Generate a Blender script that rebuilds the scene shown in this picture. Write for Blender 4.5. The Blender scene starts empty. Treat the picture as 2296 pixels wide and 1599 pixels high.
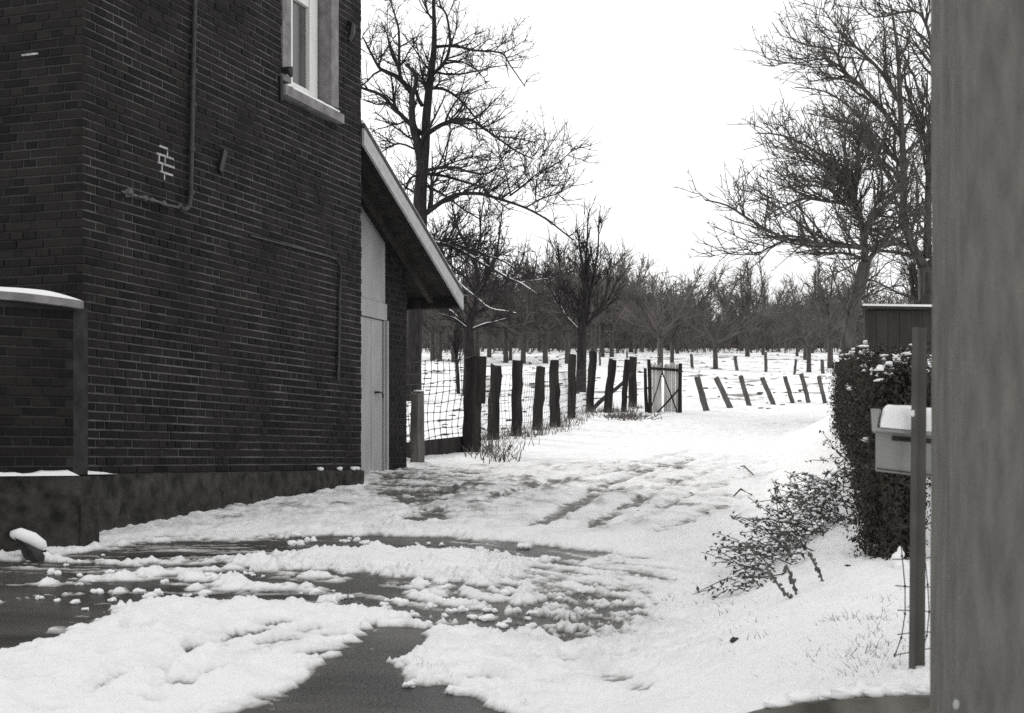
import bpy, math, random
import numpy as np
from mathutils import Vector

# ------------------------------------------------------------------ camera, sky, sun, exposure
SC = bpy.context.scene
COL = SC.collection
EYE = 1.2
F_ = 3194.0; CX_ = 1147.5; HY_ = 1030.0          # survey units used to turn photo measurements into metres

cam_d = bpy.data.cameras.new("camera")
cam = bpy.data.objects.new("camera", cam_d); COL.objects.link(cam)
cam.location = (0, 0, EYE); cam.rotation_euler = (math.radians(90), 0, 0)
cam_d.sensor_width = 36.0; cam_d.lens = 36.0 * F_ / 2295.0
cam_d.shift_y = (HY_ - 799.5) / 2295.0
cam_d.clip_start = 0.05; cam_d.clip_end = 2000
cam_d.dof.use_dof = True; cam_d.dof.focus_distance = 15.0; cam_d.dof.aperture_fstop = 8.0
SC.camera = cam
SC.cycles.use_denoising = False

SUN_EL, SUN_AZ = math.radians(27), math.radians(-28)      # azimuth from +Y towards +X
world = bpy.data.worlds.new("World"); SC.world = world; world.use_nodes = True
wn = world.node_tree; wn.nodes.clear()
w_out = wn.nodes.new("ShaderNodeOutputWorld"); w_bg = wn.nodes.new("ShaderNodeBackground")
sky = wn.nodes.new("ShaderNodeTexSky"); sky.sky_type = 'NISHITA'; sky.sun_disc = False
sky.sun_elevation = SUN_EL; sky.sun_rotation = SUN_AZ
sky.air_density = 1.0; sky.dust_density = 4.0; sky.ozone_density = 1.0
w_hs = wn.nodes.new("ShaderNodeHueSaturation"); w_hs.inputs["Saturation"].default_value = 0.03
w_mix = wn.nodes.new("ShaderNodeMixRGB"); w_mix.inputs[0].default_value = 0.88       # closed cloud cover over the clear sky
w_mix.inputs[2].default_value = (9.75, 9.75, 9.7, 1)
wn.links.new(sky.outputs[0], w_hs.inputs["Color"]); wn.links.new(w_hs.outputs[0], w_mix.inputs[1])
wn.links.new(w_mix.outputs[0], w_bg.inputs["Color"]); w_bg.inputs["Strength"].default_value = 0.1
wn.links.new(w_bg.outputs[0], w_out.inputs["Surface"])

sun_d = bpy.data.lights.new("sun", 'SUN'); sun_d.energy = 1.5; sun_d.angle = math.radians(10); sun_d.color = (1, .98, .95)
sun = bpy.data.objects.new("sun", sun_d); COL.objects.link(sun)
_sd = Vector((math.sin(SUN_AZ) * math.cos(SUN_EL), math.cos(SUN_AZ) * math.cos(SUN_EL), math.sin(SUN_EL)))
sun.rotation_euler = _sd.to_track_quat('Z', 'Y').to_euler(); sun.location = _sd * 60
vs = SC.view_settings
vs.view_transform = 'Standard'; vs.look = 'None'; vs.gamma = 1.0; vs.exposure = 0.27; vs.use_curve_mapping = False

# ------------------------------------------------------------------ helpers
R = random.Random(7)
def at(px, py, Y):
    return Vector(((px - CX_) / F_ * Y, Y, EYE + (HY_ - py) / F_ * Y))

def sstep(a, b, x):
    t = np.clip((x - a) / (b - a), 0, 1); return t * t * (3 - 2 * t)

# numpy gradient noise
_pr = np.random.RandomState(3); _perm = _pr.permutation(512); _perm = np.concatenate([_perm, _perm])
_ga = _pr.rand(512) * 2 * math.pi; _gx = np.cos(_ga); _gy = np.sin(_ga)
def noise2(x, y):
    xi = np.floor(x).astype(int); yi = np.floor(y).astype(int); xf = x - xi; yf = y - yi
    xi &= 511; yi &= 511
    def g(ix, iy, fx, fy):
        h = _perm[(_perm[ix & 511] + iy) & 511]; return _gx[h] * fx + _gy[h] * fy
    u = xf ** 3 * (xf * (xf * 6 - 15) + 10); v = yf ** 3 * (yf * (yf * 6 - 15) + 10)
    a = g(xi, yi, xf, yf); b = g(xi + 1, yi, xf - 1, yf); c = g(xi, yi + 1, xf, yf - 1); d = g(xi + 1, yi + 1, xf - 1, yf - 1)
    return ((a + u * (b - a)) + v * ((c + u * (d - c)) - (a + u * (b - a)))) * 1.5
def fbm(x, y, s, o=4, gain=.5):
    t = 0; amp = 1.0
    for k in range(o):
        t = t + amp * noise2(x * s + 17.3 * k, y * s - 9.1 * k); s *= 2.03; amp *= gain
    return t

# base terrain ---------------------------------------------------------------
def xh(Y): return 1.725 + (Y - 6.7) * .209               # left face of the hedge
def kerbY(X): return 4.15 - (X - .857) * .42
def base(X, Y):
    X = np.asarray(X, float); Y = np.asarray(Y, float)
    Yq = np.maximum(Y, 0)
    z = .065 * Y + .00013 * np.minimum(Yq, 150) ** 2
    z = z + np.where(Y > 150, .039 * (np.minimum(Y, 172) - 150) - .0035 * np.maximum(Y - 152, 0) ** 1.5 * 1.2, 0)
    z = np.where(Y > 230, np.minimum(z, 14.0), z)
    far = 1 - sstep(17, 28, Y)
    wb = 1.35 - .5 * sstep(5, 7.5, Y)
    b = (.25 + .25 * sstep(6.5, 10, Y)) * sstep(-1, 0.0, (X - xh(np.clip(Y, 2, 26)) - .03) / wb) * far
    kw = .02 + .3 * np.clip((.95 - X) / .3, 0, 1)
    b = b * sstep(-kw, .02 + kw * .3, Y - kerbY(X))
    return z + b
def bz(X, Y): return float(base(np.array([X]), np.array([Y]))[0])
def gp(px, py, lo=2.0, hi=155.0):
    """point of the terrain seen along a measured direction"""
    ux = (px - CX_) / F_; uz = (HY_ - py) / F_
    Ys = np.exp(np.linspace(math.log(lo), math.log(hi), 4000))
    d = EYE + uz * Ys - base(ux * Ys, Ys)
    k = np.argmax(d < 0)
    Y = float(Ys[k]) if d[k] < 0 else hi
    return Vector((ux * Y, Y, bz(ux * Y, Y)))

# mesh helpers ---------------------------------------------------------------
def mesh_obj(name, verts, faces, mats=None, parent=None, smooth=False, fm=None):
    me = bpy.data.meshes.new(name); me.from_pydata([tuple(v) for v in verts], [], faces)
    for m in (mats if isinstance(mats, (list, tuple)) else [mats]):
        if m: me.materials.append(m)
    if fm: me.polygons.foreach_set("material_index", fm)
    if smooth: me.polygons.foreach_set("use_smooth", [True] * len(me.polygons))
    me.update()
    o = bpy.data.objects.new(name, me); COL.objects.link(o)
    if parent: o.parent = parent
    return o
def empty(name, loc=(0, 0, 0)):
    o = bpy.data.objects.new(name, None); o.empty_display_size = .1; COL.objects.link(o); o.location = loc; return o
def tag(o, label=None, cat=None, group=None, kind=None):
    if label: o["label"] = label
    if cat: o["category"] = cat
    if group: o["group"] = group
    if kind: o["kind"] = kind
    return o
def under(child, par):
    """parent, keeping the child's world place (parents here are unrotated empties)"""
    child.parent = par
    child.matrix_parent_inverse.identity()
    child.location = child.location - par.matrix_basis.translation if par.parent is None else child.location
    return child

class MB:
    """collects shapes into one mesh"""
    def __init__(s): s.v = []; s.f = []
    def add(s, vs, fs):
        n = len(s.v); s.v += [tuple(p) for p in vs]; s.f += [tuple(i + n for i in f) for f in fs]
    def box(s, o, ax, ay, az, ch=0.0):
        """o corner; ax, ay, az edge vectors"""
        o = Vector(o); ax = Vector(ax); ay = Vector(ay); az = Vector(az)
        P = [o, o + ax, o + ax + ay, o + ay, o + az, o + ax + az, o + ax + ay + az, o + ay + az]
        s.add(P, [(0, 3, 2, 1), (4, 5, 6, 7), (0, 1, 5, 4), (1, 2, 6, 5), (2, 3, 7, 6), (3, 0, 4, 7)])
    def bar(s, a, b, w, h, up=(0, 0, 1)):
        a = Vector(a); b = Vector(b); d = (b - a).normalized(); u = Vector(up)
        sx = d.cross(u)
        if sx.length < 1e-4: sx = d.cross(Vector((0, 1, 0)))
        sx.normalize(); uy = sx.cross(d).normalized()
        s.box(a - sx * w / 2 - uy * h / 2, b - a, sx * w, uy * h)
    def tube(s, pts, rads, n=6, cap=True):
        m = len(pts)
        if m < 2: return
        base_i = len(s.v)
        px = py = pz = None
        for i in range(m):
            x, y, z = pts[i]
            a = pts[i - 1] if i else pts[0]; b = pts[i + 1] if i < m - 1 else pts[m - 1]
            dx, dy, dz = b[0] - a[0], b[1] - a[1], b[2] - a[2]
            l = math.sqrt(dx * dx + dy * dy + dz * dz) or 1; dx /= l; dy /= l; dz /= l
            if px is None:
                if abs(dz) < .9: ux, uy, uz = dy, -dx, 0.0
                else: ux, uy, uz = 0.0, dz, -dy
            else:
                t = px * dx + py * dy + pz * dz; ux, uy, uz = px - t * dx, py - t * dy, pz - t * dz
            l = math.sqrt(ux * ux + uy * uy + uz * uz) or 1; ux /= l; uy /= l; uz /= l
            px, py, pz = ux, uy, uz
            vx, vy, vz = dy * uz - dz * uy, dz * ux - dx * uz, dx * uy - dy * ux
            r = rads[i]
            for k in range(n):
                c, q = _CS[n][k]
                s.v.append((x + r * (c * ux + q * vx), y + r * (c * uy + q * vy), z + r * (c * uz + q * vz)))
        for i in range(m - 1):
            p = base_i + i * n
            for k in range(n):
                k2 = (k + 1) % n
                s.f.append((p + k, p + k2, p + n + k2, p + n + k))
        if cap:
            s.f.append(tuple(base_i + k for k in reversed(range(n)))); e = base_i + (m - 1) * n
            s.f.append(tuple(e + k for k in range(n)))
    def blob(s, c, rx, ry, rz, rng, nu=7, nv=5, j=.25, flat=0.0):
        vs = []; c = Vector(c)
        vs.append(c + Vector((0, 0, rz)))
        for i in range(1, nv):
            ph = math.pi * i / nv
            for k in range(nu):
                th = 2 * math.pi * k / nu; q = 1 + rng.uniform(-j, j)
                z = math.cos(ph) * rz * q
                if z < 0: z *= (1 - flat)
                vs.append(c + Vector((math.sin(ph) * math.cos(th) * rx * q, math.sin(ph) * math.sin(th) * ry * q, z)))
        vs.append(c + Vector((0, 0, -rz * (1 - flat))))
        fs = []
        for k in range(nu): fs.append((0, 1 + k, 1 + (k + 1) % nu))
        for i in range(nv - 2):
            for k in range(nu):
                a = 1 + i * nu + k; b = 1 + i * nu + (k + 1) % nu
                fs.append((a, a + nu, b + nu, b))
        e = len(vs) - 1; o = 1 + (nv - 2) * nu
        for k in range(nu): fs.append((o + k, e, o + (k + 1) % nu))
        s.add(vs, fs)
    def build(s, name, mats, parent=None, smooth=False, fm=None):
        return mesh_obj(name, s.v, s.f, mats, parent, smooth, fm)
_CS = {n: [(math.cos(2 * math.pi * k / n), math.sin(2 * math.pi * k / n)) for k in range(n)] for n in range(3, 17)}

# materials ------------------------------------------------------------------
def mat(name, c1, c2=None, rough=.85, scale=8.0, stretch=(1, 1, 1), bump=0.0, bscale=None, bdist=.01, coord='Object', detail=6.0, spec=.3, contrast=(.35, .65)):
    m = bpy.data.materials.new(name); m.use_nodes = True; nt = m.node_tree; N = nt.nodes; L = nt.links
    bs = N["Principled BSDF"]; bs.inputs["Roughness"].default_value = rough
    bs.inputs["Specular IOR Level"].default_value = spec
    tc = N.new("ShaderNodeTexCoord"); mp = N.new("ShaderNodeMapping"); mp.inputs["Scale"].default_value = stretch
    L.new(tc.outputs[coord], mp.inputs["Vector"])
    nz = N.new("ShaderNodeTexNoise"); nz.inputs["Scale"].default_value = scale; nz.inputs["Detail"].default_value = detail
    L.new(mp.outputs[0], nz.inputs["Vector"])
    cr = N.new("ShaderNodeValToRGB"); cr.color_ramp.elements[0].position = contrast[0]; cr.color_ramp.elements[1].position = contrast[1]
    c2 = c2 or c1
    cr.color_ramp.elements[0].color = (*c1, 1); cr.color_ramp.elements[1].color = (*c2, 1)
    L.new(nz.outputs["Fac"], cr.inputs["Fac"]); L.new(cr.outputs["Color"], bs.inputs["Base Color"])
    if bump:
        n2 = N.new("ShaderNodeTexNoise"); n2.inputs["Scale"].default_value = bscale or scale * 3; n2.inputs["Detail"].default_value = 8
        L.new(mp.outputs[0], n2.inputs["Vector"])
        bp = N.new("ShaderNodeBump"); bp.inputs["Strength"].default_value = bump; bp.inputs["Distance"].default_value = bdist
        L.new(n2.outputs["Fac"], bp.inputs["Height"]); L.new(bp.outputs[0], bs.inputs["Normal"])
    return m

M = {}
M['snow'] = mat('snow', (.86, .86, .87), (.90, .90, .90), .9, 3, bump=.35, bscale=60, bdist=.006, spec=.2)
# ground snow: thin wet slush is grey, thick snow is white (depth stored per vertex)
def snow_ground():
    m = bpy.data.materials.new('ground_snow'); m.use_nodes = True; nt = m.node_tree; N = nt.nodes; L = nt.links
    bs = N["Principled BSDF"]; bs.inputs["Specular IOR Level"].default_value = .2
    a = N.new("ShaderNodeAttribute"); a.attribute_name = "depth"
    tc = N.new("ShaderNodeTexCoord")
    nz = N.new("ShaderNodeTexNoise"); nz.inputs["Scale"].default_value = 22; nz.inputs["Detail"].default_value = 6
    L.new(tc.outputs["Object"], nz.inputs["Vector"])
    ad = N.new("ShaderNodeMath"); ad.operation = 'MULTIPLY_ADD'; ad.inputs[1].default_value = .35; 
    sb = N.new("ShaderNodeMath"); sb.operation = 'SUBTRACT'; sb.inputs[1].default_value = .5
    L.new(nz.outputs["Fac"], sb.inputs[0]); L.new(sb.outputs[0], ad.inputs[0]); L.new(a.outputs["Fac"], ad.inputs[2])
    cr = N.new("ShaderNodeValToRGB")
    e = cr.color_ramp.elements; e[0].position = 0.02; e[0].color = (.09, .087, .083, 1); e[1].position = .95; e[1].color = (.89, .89, .895, 1)
    k = e.new(.25); k.color = (.36, .355, .35, 1); k = e.new(.55); k.color = (.74, .735, .735, 1)
    L.new(ad.outputs[0], cr.inputs["Fac"]); L.new(cr.outputs["Color"], bs.inputs["Base Color"])
    rr = N.new("ShaderNodeMapRange"); rr.inputs["To Min"].default_value = .45; rr.inputs["To Max"].default_value = .92
    L.new(a.outputs["Fac"], rr.inputs["Value"]); L.new(rr.outputs[0], bs.inputs["Roughness"])
    n2 = N.new("ShaderNodeTexNoise"); n2.inputs["Scale"].default_value = 45; n2.inputs["Detail"].default_value = 7; n2.inputs["Roughness"].default_value = .65
    L.new(tc.outputs["Object"], n2.inputs["Vector"])
    bp = N.new("ShaderNodeBump"); bp.inputs["Strength"].default_value = .7; bp.inputs["Distance"].default_value = .014
    L.new(n2.outputs["Fac"], bp.inputs["Height"]); L.new(bp.outputs[0], bs.inputs["Normal"])
    return m
M['ground'] = snow_ground()
M['asphalt'] = mat('wet_asphalt', (.022, .021, .020), (.095, .092, .087), .38, 1.6, stretch=(.8, 1.7, 1), bump=1.0, bscale=70, bdist=.010, spec=.45, detail=14, contrast=(.34, .74))
def brick_mat(name, ca, cb):
    m = bpy.data.materials.new(name); m.use_nodes = True; nt = m.node_tree; N = nt.nodes; L = nt.links
    bs = N["Principled BSDF"]; bs.inputs["Roughness"].default_value = .9; bs.inputs["Specular IOR Level"].default_value = .2
    g = N.new("ShaderNodeNewGeometry"); oi = N.new("ShaderNodeObjectInfo")
    s = N.new("ShaderNodeMath"); s.operation = 'ADD'; fr = N.new("ShaderNodeMath"); fr.operation = 'FRACT'
    L.new(g.outputs["Random Per Island"], s.inputs[0]); L.new(oi.outputs["Random"], s.inputs[1]); L.new(s.outputs[0], fr.inputs[0])
    nz = N.new("ShaderNodeTexNoise"); nz.inputs["Scale"].default_value = 30; nz.inputs["Detail"].default_value = 6
    L.new(g.outputs["Position"], nz.inputs["Vector"])
    big = N.new("ShaderNodeTexNoise"); big.inputs["Scale"].default_value = .9; big.inputs["Detail"].default_value = 3
    L.new(g.outputs["Position"], big.inputs["Vector"])
    m1 = N.new("ShaderNodeMath"); m1.operation = 'MULTIPLY_ADD'; m1.inputs[1].default_value = .5
    L.new(nz.outputs["Fac"], m1.inputs[0])
    m0 = N.new("ShaderNodeMath"); m0.operation = 'MULTIPLY'; m0.inputs[1].default_value = .55; L.new(fr.outputs[0], m0.inputs[0])
    L.new(m0.outputs[0], m1.inputs[2])
    m2 = N.new("ShaderNodeMath"); m2.operation = 'MULTIPLY_ADD'; m2.inputs[1].default_value = .5; L.new(big.outputs["Fac"], m2.inputs[0]); L.new(m1.outputs[0], m2.inputs[2])
    cr = N.new("ShaderNodeValToRGB"); e = cr.color_ramp.elements
    e[0].position = .35; e[0].color = (*ca, 1); e[1].position = 1.15 if False else 1.0; e[1].color = (*cb, 1)
    L.new(m2.outputs[0], cr.inputs["Fac"]); L.new(cr.outputs["Color"], bs.inputs["Base Color"])
    bp = N.new("ShaderNodeBump"); bp.inputs["Strength"].default_value = .6; bp.inputs["Distance"].default_value = .004
    n3 = N.new("ShaderNodeTexNoise"); n3.inputs["Scale"].default_value = 70; n3.inputs["Detail"].default_value = 7
    L.new(g.outputs["Position"], n3.inputs["Vector"]); L.new(n3.outputs["Fac"], bp.inputs["Height"]); L.new(bp.outputs[0], bs.inputs["Normal"])
    return m
M['brick'] = brick_mat('dark_brick', (.0046, .0045, .0048), (.020, .0168, .0163))
M['mortar'] = mat('mortar', (.024, .0235, .0235), (.115, .112, .112), .95, 1.7, bump=.5, bscale=120, bdist=.004, coord='Object')
M['dark_mortar'] = mat('dark_mortar', (.014, .0138, .0138), (.040, .039, .039), .95, 2.0, bump=.5, bscale=120, bdist=.004)  # darker mortar tone for the front wall, garden wall and lean-to pier
M['pale_mortar'] = mat('pale_mortar', (.20, .195, .20), (.46, .45, .46), .95, 30)
M['plinth'] = mat('rough_plinth', (.008, .0077, .0073), (.064, .0605, .057), .92, 9, bump=1.0, bscale=22, bdist=.02, contrast=(.3, .72))
M['bluestone'] = mat('weathered_stone', (.15, .145, .145), (.25, .24, .24), .85, 9, bump=.3, bscale=90)
M['white_paint'] = mat('white_paint', (.70, .70, .68), (.80, .80, .78), .5, 14, stretch=(1, 1, .2), spec=.4)
M['grey_paint'] = mat('grey_door_paint', (.31, .31, .315), (.40, .40, .40), .7, 5, stretch=(1, 1, .25), bump=.15, bscale=120)
M['barge'] = mat('barge_board_paint', (.36, .36, .365), (.45, .45, .45), .75, 12, bump=.2, bscale=120)
M['dark_wood'] = mat('dark_boards', (.018, .017, .016), (.040, .037, .035), .85, 10, stretch=(1, 1, .3), bump=.4, bscale=40)
M['post'] = mat('dark_post_wood', (.011, .0095, .0095), (.034, .0295, .0285), .9, 12, stretch=(1, 1, .15), bump=.8, bscale=30, bdist=.015)
M['old_wood'] = mat('grey_weathered_wood', (.085, .08, .078), (.17, .16, .155), .9, 14, stretch=(1, 1, .12), bump=.8, bscale=30, bdist=.012)
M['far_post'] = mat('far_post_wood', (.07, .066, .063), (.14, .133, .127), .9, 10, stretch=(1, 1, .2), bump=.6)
M['picket'] = mat('pale_picket_wood', (.36, .35, .34), (.52, .50, .49), .9, 10, stretch=(1, 1, .2), bump=.3)
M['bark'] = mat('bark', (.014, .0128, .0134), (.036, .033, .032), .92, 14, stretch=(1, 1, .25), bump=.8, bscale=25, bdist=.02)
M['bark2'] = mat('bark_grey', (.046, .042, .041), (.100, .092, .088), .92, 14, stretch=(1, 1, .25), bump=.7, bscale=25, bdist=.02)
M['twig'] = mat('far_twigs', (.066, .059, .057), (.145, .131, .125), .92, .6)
M['iron'] = mat('dark_iron', (.006, .0058, .0056), (.016, .0152, .0145), .55, 20, bump=.2, spec=.5)
M['pipe'] = mat('painted_pipe', (.018, .0175, .0175), (.04, .039, .039), .6, 20, spec=.4)
M['glass'] = mat('window_glass', (.06, .06, .062), (.10, .10, .10), .12, 3, stretch=(3, 3, .4), spec=.5)
M['dark_room'] = mat('dark_room', (.02, .02, .02), None, .9)
M['zinc'] = mat('zinc_sheet', (.25, .25, .24), (.34, .34, .33), .5, 6, bump=.05, spec=.5)
M['steel_post'] = mat('painted_steel_post', (.042, .040, .033), (.062, .058, .050), .45, 12, spec=.5)
M['pillar'] = mat('weathered_pillar', (.090, .087, .079), (.160, .156, .143), .9, 22, stretch=(1.5, 1.5, .3), bump=1.0, bscale=110, bdist=.008, contrast=(.28, .76), detail=15)
M['concrete'] = mat('kerb_concrete', (.07, .067, .058), (.19, .185, .165), .9, 6, bump=.5, bscale=40)
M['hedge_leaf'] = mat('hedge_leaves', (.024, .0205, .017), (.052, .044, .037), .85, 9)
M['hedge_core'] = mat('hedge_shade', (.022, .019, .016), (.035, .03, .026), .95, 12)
M['shed'] = mat('shed_boards', (.032, .03, .026), (.05, .046, .04), .85, 8, stretch=(1, 1, .2), bump=.4)
M['straw'] = mat('dry_grass', (.075, .068, .062), (.17, .155, .145), .9, 6)
M['leaf'] = mat('bramble_leaf', (.05, .05, .046), (.13, .126, .118), .7, 20)
M['stem'] = mat('dry_stem', (.07, .064, .061), (.15, .14, .133), .85, 20)
M['roof'] = mat('roof_tiles', (.04, .038, .037), (.07, .066, .064), .85, 12, bump=.3)
M['stone'] = mat('dark_stone', (.020, .020, .020), (.05, .048, .047), .85, 14, bump=.8, bscale=30, bdist=.02)
M['wire'] = mat('rusty_wire', (.03, .028, .028), (.06, .055, .053), .7, 30)

def part(mb, name, mats, thing, sub=None, smooth=False):
    """mesh in world metres -> part of a thing (or sub-part of one of its parts)"""
    o = mb.build(name, mats, None, smooth)
    if sub is not None: o.parent = sub
    else:
        o.parent = thing; o.location = -Vector(thing.location)
    return o

# ------------------------------------------------------------------ ground: one snow sheet to the horizon, tarmac under it
def G(px, py):
    p = gp(px, py); return (p.x, p.y)
def inside_sd(poly, x, y):
    """signed distance (negative inside) to a polygon in ground metres"""
    n = len(poly); d = np.full(x.shape, 1e9); ins = np.zeros(x.shape, bool)
    for i in range(n):
        ax, ay = poly[i]; bx, by = poly[(i + 1) % n]
        ex, ey = bx - ax, by - ay; wx, wy = x - ax, y - ay
        t = np.clip((wx * ex + wy * ey) / (ex * ex + ey * ey + 1e-12), 0, 1)
        d = np.minimum(d, (wx - ex * t) ** 2 + (wy - ey * t) ** 2)
        c = ((ay <= y) != (by <= y)) & (x < (bx - ax) * (y - ay) / ((by - ay) + 1e-12) + ax)
        ins ^= c
    d = np.sqrt(d); return np.where(ins, -d, d)
def poly(*p): return [G(*q) for q in p]

BARE = [   # swept or driven bare, tarmac showing
 poly((-250,1262),(0,1258),(150,1262),(300,1270),(420,1262),(560,1270),(640,1274),(700,1270),(800,1280),(900,1290),(1000,1302),(1080,1316),(1160,1342),(1215,1372),
      (1225,1396),(1200,1418),(1150,1424),(1100,1420),(1000,1411),(900,1392),(800,1371),(700,1357),(600,1351),(500,1355),(420,1350),(330,1352),(280,1358),(205,1402),(100,1436),(0,1470),(-250,1540)),
 poly((120,1252),(260,1230),(400,1214),(520,1217),(640,1207),(760,1201),(900,1204),(1000,1207),(1100,1213),(1200,1223),(1330,1240),(1330,1258),(1200,1250),(1100,1240),(900,1233),(760,1233),(640,1238),(520,1248),(400,1254),(260,1262)),
 poly((850,1406),(962,1410),(926,1458),(880,1516),(970,1544),(1050,1572),(1140,1608),(1250,1680),(1250,1900),(300,1900),(420,1650),(500,1608),(610,1576),(700,1512)),
 poly((935,1152),(1005,1143),(1000,1168),(940,1177),(880,1182)),
 poly((800,1194),(850,1180),(880,1180),(840,1192)),
]
STREAK = [  # slush: streaks of thin wet snow and tarmac
 poly((1090,1215),(1330,1238),(1480,1262),(1530,1285),(1500,1330),(1440,1400),(1330,1440),(1180,1420),(1150,1390),(1230,1350),(1060,1300)),
 poly((815,1098),(850,1068),(890,1048),(980,1046),(1080,1062),(1110,1080),(1000,1096),(1000,1130),(940,1150),(860,1120)),
 poly((140,1262),(260,1215),(420,1200),(560,1205),(640,1200),(640,1260),(400,1268)),
 poly((400,1300),(640,1290),(760,1320),(700,1345),(430,1340)),
]
TYRE = [
 poly((1165,1190),(1232,1190),(1330,1132),(1405,1100),(1372,1098),(1280,1126)),
 poly((1290,1195),(1352,1192),(1440,1138),(1405,1132)),
 poly((1300,1110),(1420,1060),(1560,1030),(1560,1040),(1440,1072),(1330,1118)),
]
CLOD = [poly((560,1284),(600,1256),(700,1230),(850,1236),(1100,1248),(1220,1264),(1150,1312),(1000,1304),(850,1293),(700,1280)),
        poly((400,1300),(470,1285),(560,1300),(540,1315)), poly((905,1312),(960,1302),(1010,1335),(960,1350)),
        poly((690,1338),(800,1353),(900,1370),(1080,1402),(1075,1410),(900,1380),(780,1360),(690,1346)),
        poly((600,1205),(760,1192),(950,1180),(1100,1195),(1100,1207),(900,1202),(760,1198),(620,1210)),
        poly((870,1500),(900,1455),(1000,1480),(1100,1540),(1300,1600),(1150,1600),(1030,1556)),
        poly((230,1368),(330,1358),(560,1362),(700,1368),(840,1394),(850,1412),(700,1388),(500,1375),(280,1380)),
        poly((980,1412),(1100,1424),(1200,1436),(1100,1444),(980,1428))]
RIDGE = [[(420,1300),(470,1297),(545,1312)],[(880,1308),(960,1318),(1060,1338),(1160,1352)],[(930,1335),(1000,1350),(1090,1362),(1200,1378)],
         [(100,1312),(180,1302),(300,1298)],[(0,1346),(110,1338),(250,1326)],[(450,1322),(600,1318),(700,1322)],[(640,1290),(760,1300)],[(300,1292),(420,1284),(520,1276),(600,1262)]]
FOOT = [(610,1448),(700,1470),(510,1462),(485,1520),(410,1545),(350,1520),(830,1448),(560,1430),(760,1432),(90,1540),(70,1470),(260,1480),(440,1465),(330,1580),(1090,1530),(1150,1490),(1415,1480),(700,1420),(620,1405),(480,1395),(300,1420)]

U = np.concatenate([[-9, -5, -3, -2, -1.4, -1.0, -.8, -.65, -.55], np.linspace(-.48, .48, 700), [.55, .65, .8, 1.0, 1.4, 2, 3, 5, 9]])
Yr = np.concatenate([[-30, -18, -10, -6, -3, -1, 0.5, 1.6, 2.4, 3.0], np.exp(np.linspace(math.log(3.4), math.log(42), 690)), np.exp(np.linspace(math.log(43), math.log(260), 130)), [300, 380, 500, 800, 1300]])
YY, UU = np.meshgrid(Yr, U, indexing='ij')
XX = UU * np.maximum(YY, 3.2)
zb = base(XX, YY)
x = XX.ravel(); y = YY.ravel()
fine = (y > 3) & (y < 45) & (np.abs(UU.ravel()) < .5)
h = np.full(x.shape, .035)
xf = x[fine]; yf = y[fine]
wx = xf + .05 * fbm(xf, yf, 3.0, 3); wy = yf + .05 * fbm(xf + 50, yf, 3.0, 3)
crumb = fbm(xf, yf, 24, 3, .6)
grit = fbm(xf, yf, 55, 2)
hf = .042 + .010 * fbm(xf, yf, .9, 3) + .011 * fbm(xf, yf, 5, 4, .6) + .0050 * crumb + .0022 * grit
def msk(polys, soft, grow=0.0, rough=.05, sc=9):
    d = np.full(xf.shape, 9.0)
    nz = rough * fbm(wx, wy, sc, 4)
    for p in polys:
        a = np.array(p); lo = a.min(0) - .6; hi = a.max(0) + .6
        s = (xf > lo[0]) & (xf < hi[0]) & (yf > lo[1]) & (yf < hi[1])
        d[s] = np.minimum(d[s], inside_sd(p, wx[s], wy[s]))
    return 1 - sstep(-soft, soft, d + nz - grow), d
soft_field = sstep(20, 24, yf)
hf += soft_field * (.03 * fbm(xf, yf, 1.6, 4) + .015 * fbm(xf, yf, 6, 3))
# slush streaks run with the turning wheels: across on the left, bending towards the viewer on the right
sp = np.log1p(np.exp(np.clip((xf + .7) * 3, -30, 30))) / 3
v = yf + 1.3 * sp + .10 * fbm(xf, yf, 1.3, 3) + .03 * fbm(xf, yf, 5, 2)
stk = .85 * fbm(xf * .7, v * 6.0, 1.0, 3) + .7 * fbm(xf * 1.6, v * 12, 1.0, 2)
lump = np.abs(fbm(xf, yf, 11, 3)); lump2 = fbm(xf, yf, 7.5, 4)
mS, dS = msk(STREAK, .16, .05, .12, 4)
hf = hf * (1 - mS) + mS * (.0095 + .015 * stk + .009 * np.clip(lump2, -.3, 2) + .006 * crumb)
mT, _ = msk(TYRE, .06, 0, .05, 8)
RUT = [[(1200,1185),(1300,1140),(1400,1100),(1500,1065),(1650,1030),(1800,990)], [(1310,1190),(1420,1135),(1520,1090),(1640,1050),(1780,1010)], [(1120,1120),(1250,1085),(1400,1050),(1560,1015)],
       [(1060,1140),(1180,1105),(1330,1075),(1480,1045)], [(1420,1180),(1520,1130),(1640,1090),(1740,1060)], [(1400,1230),(1540,1180),(1650,1130)]]
SOFT = [[(620,1400),(470,1450),(300,1510),(120,1590)], [(700,1390),(560,1430),(400,1480),(200,1560),(80,1600)], [(800,1400),(640,1450),(500,1500),(380,1560)], [(480,1370),(330,1420),(150,1480)], [(1180,1470),(1320,1500),(1450,1560)]]
rutd = np.zeros(xf.shape)
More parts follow.
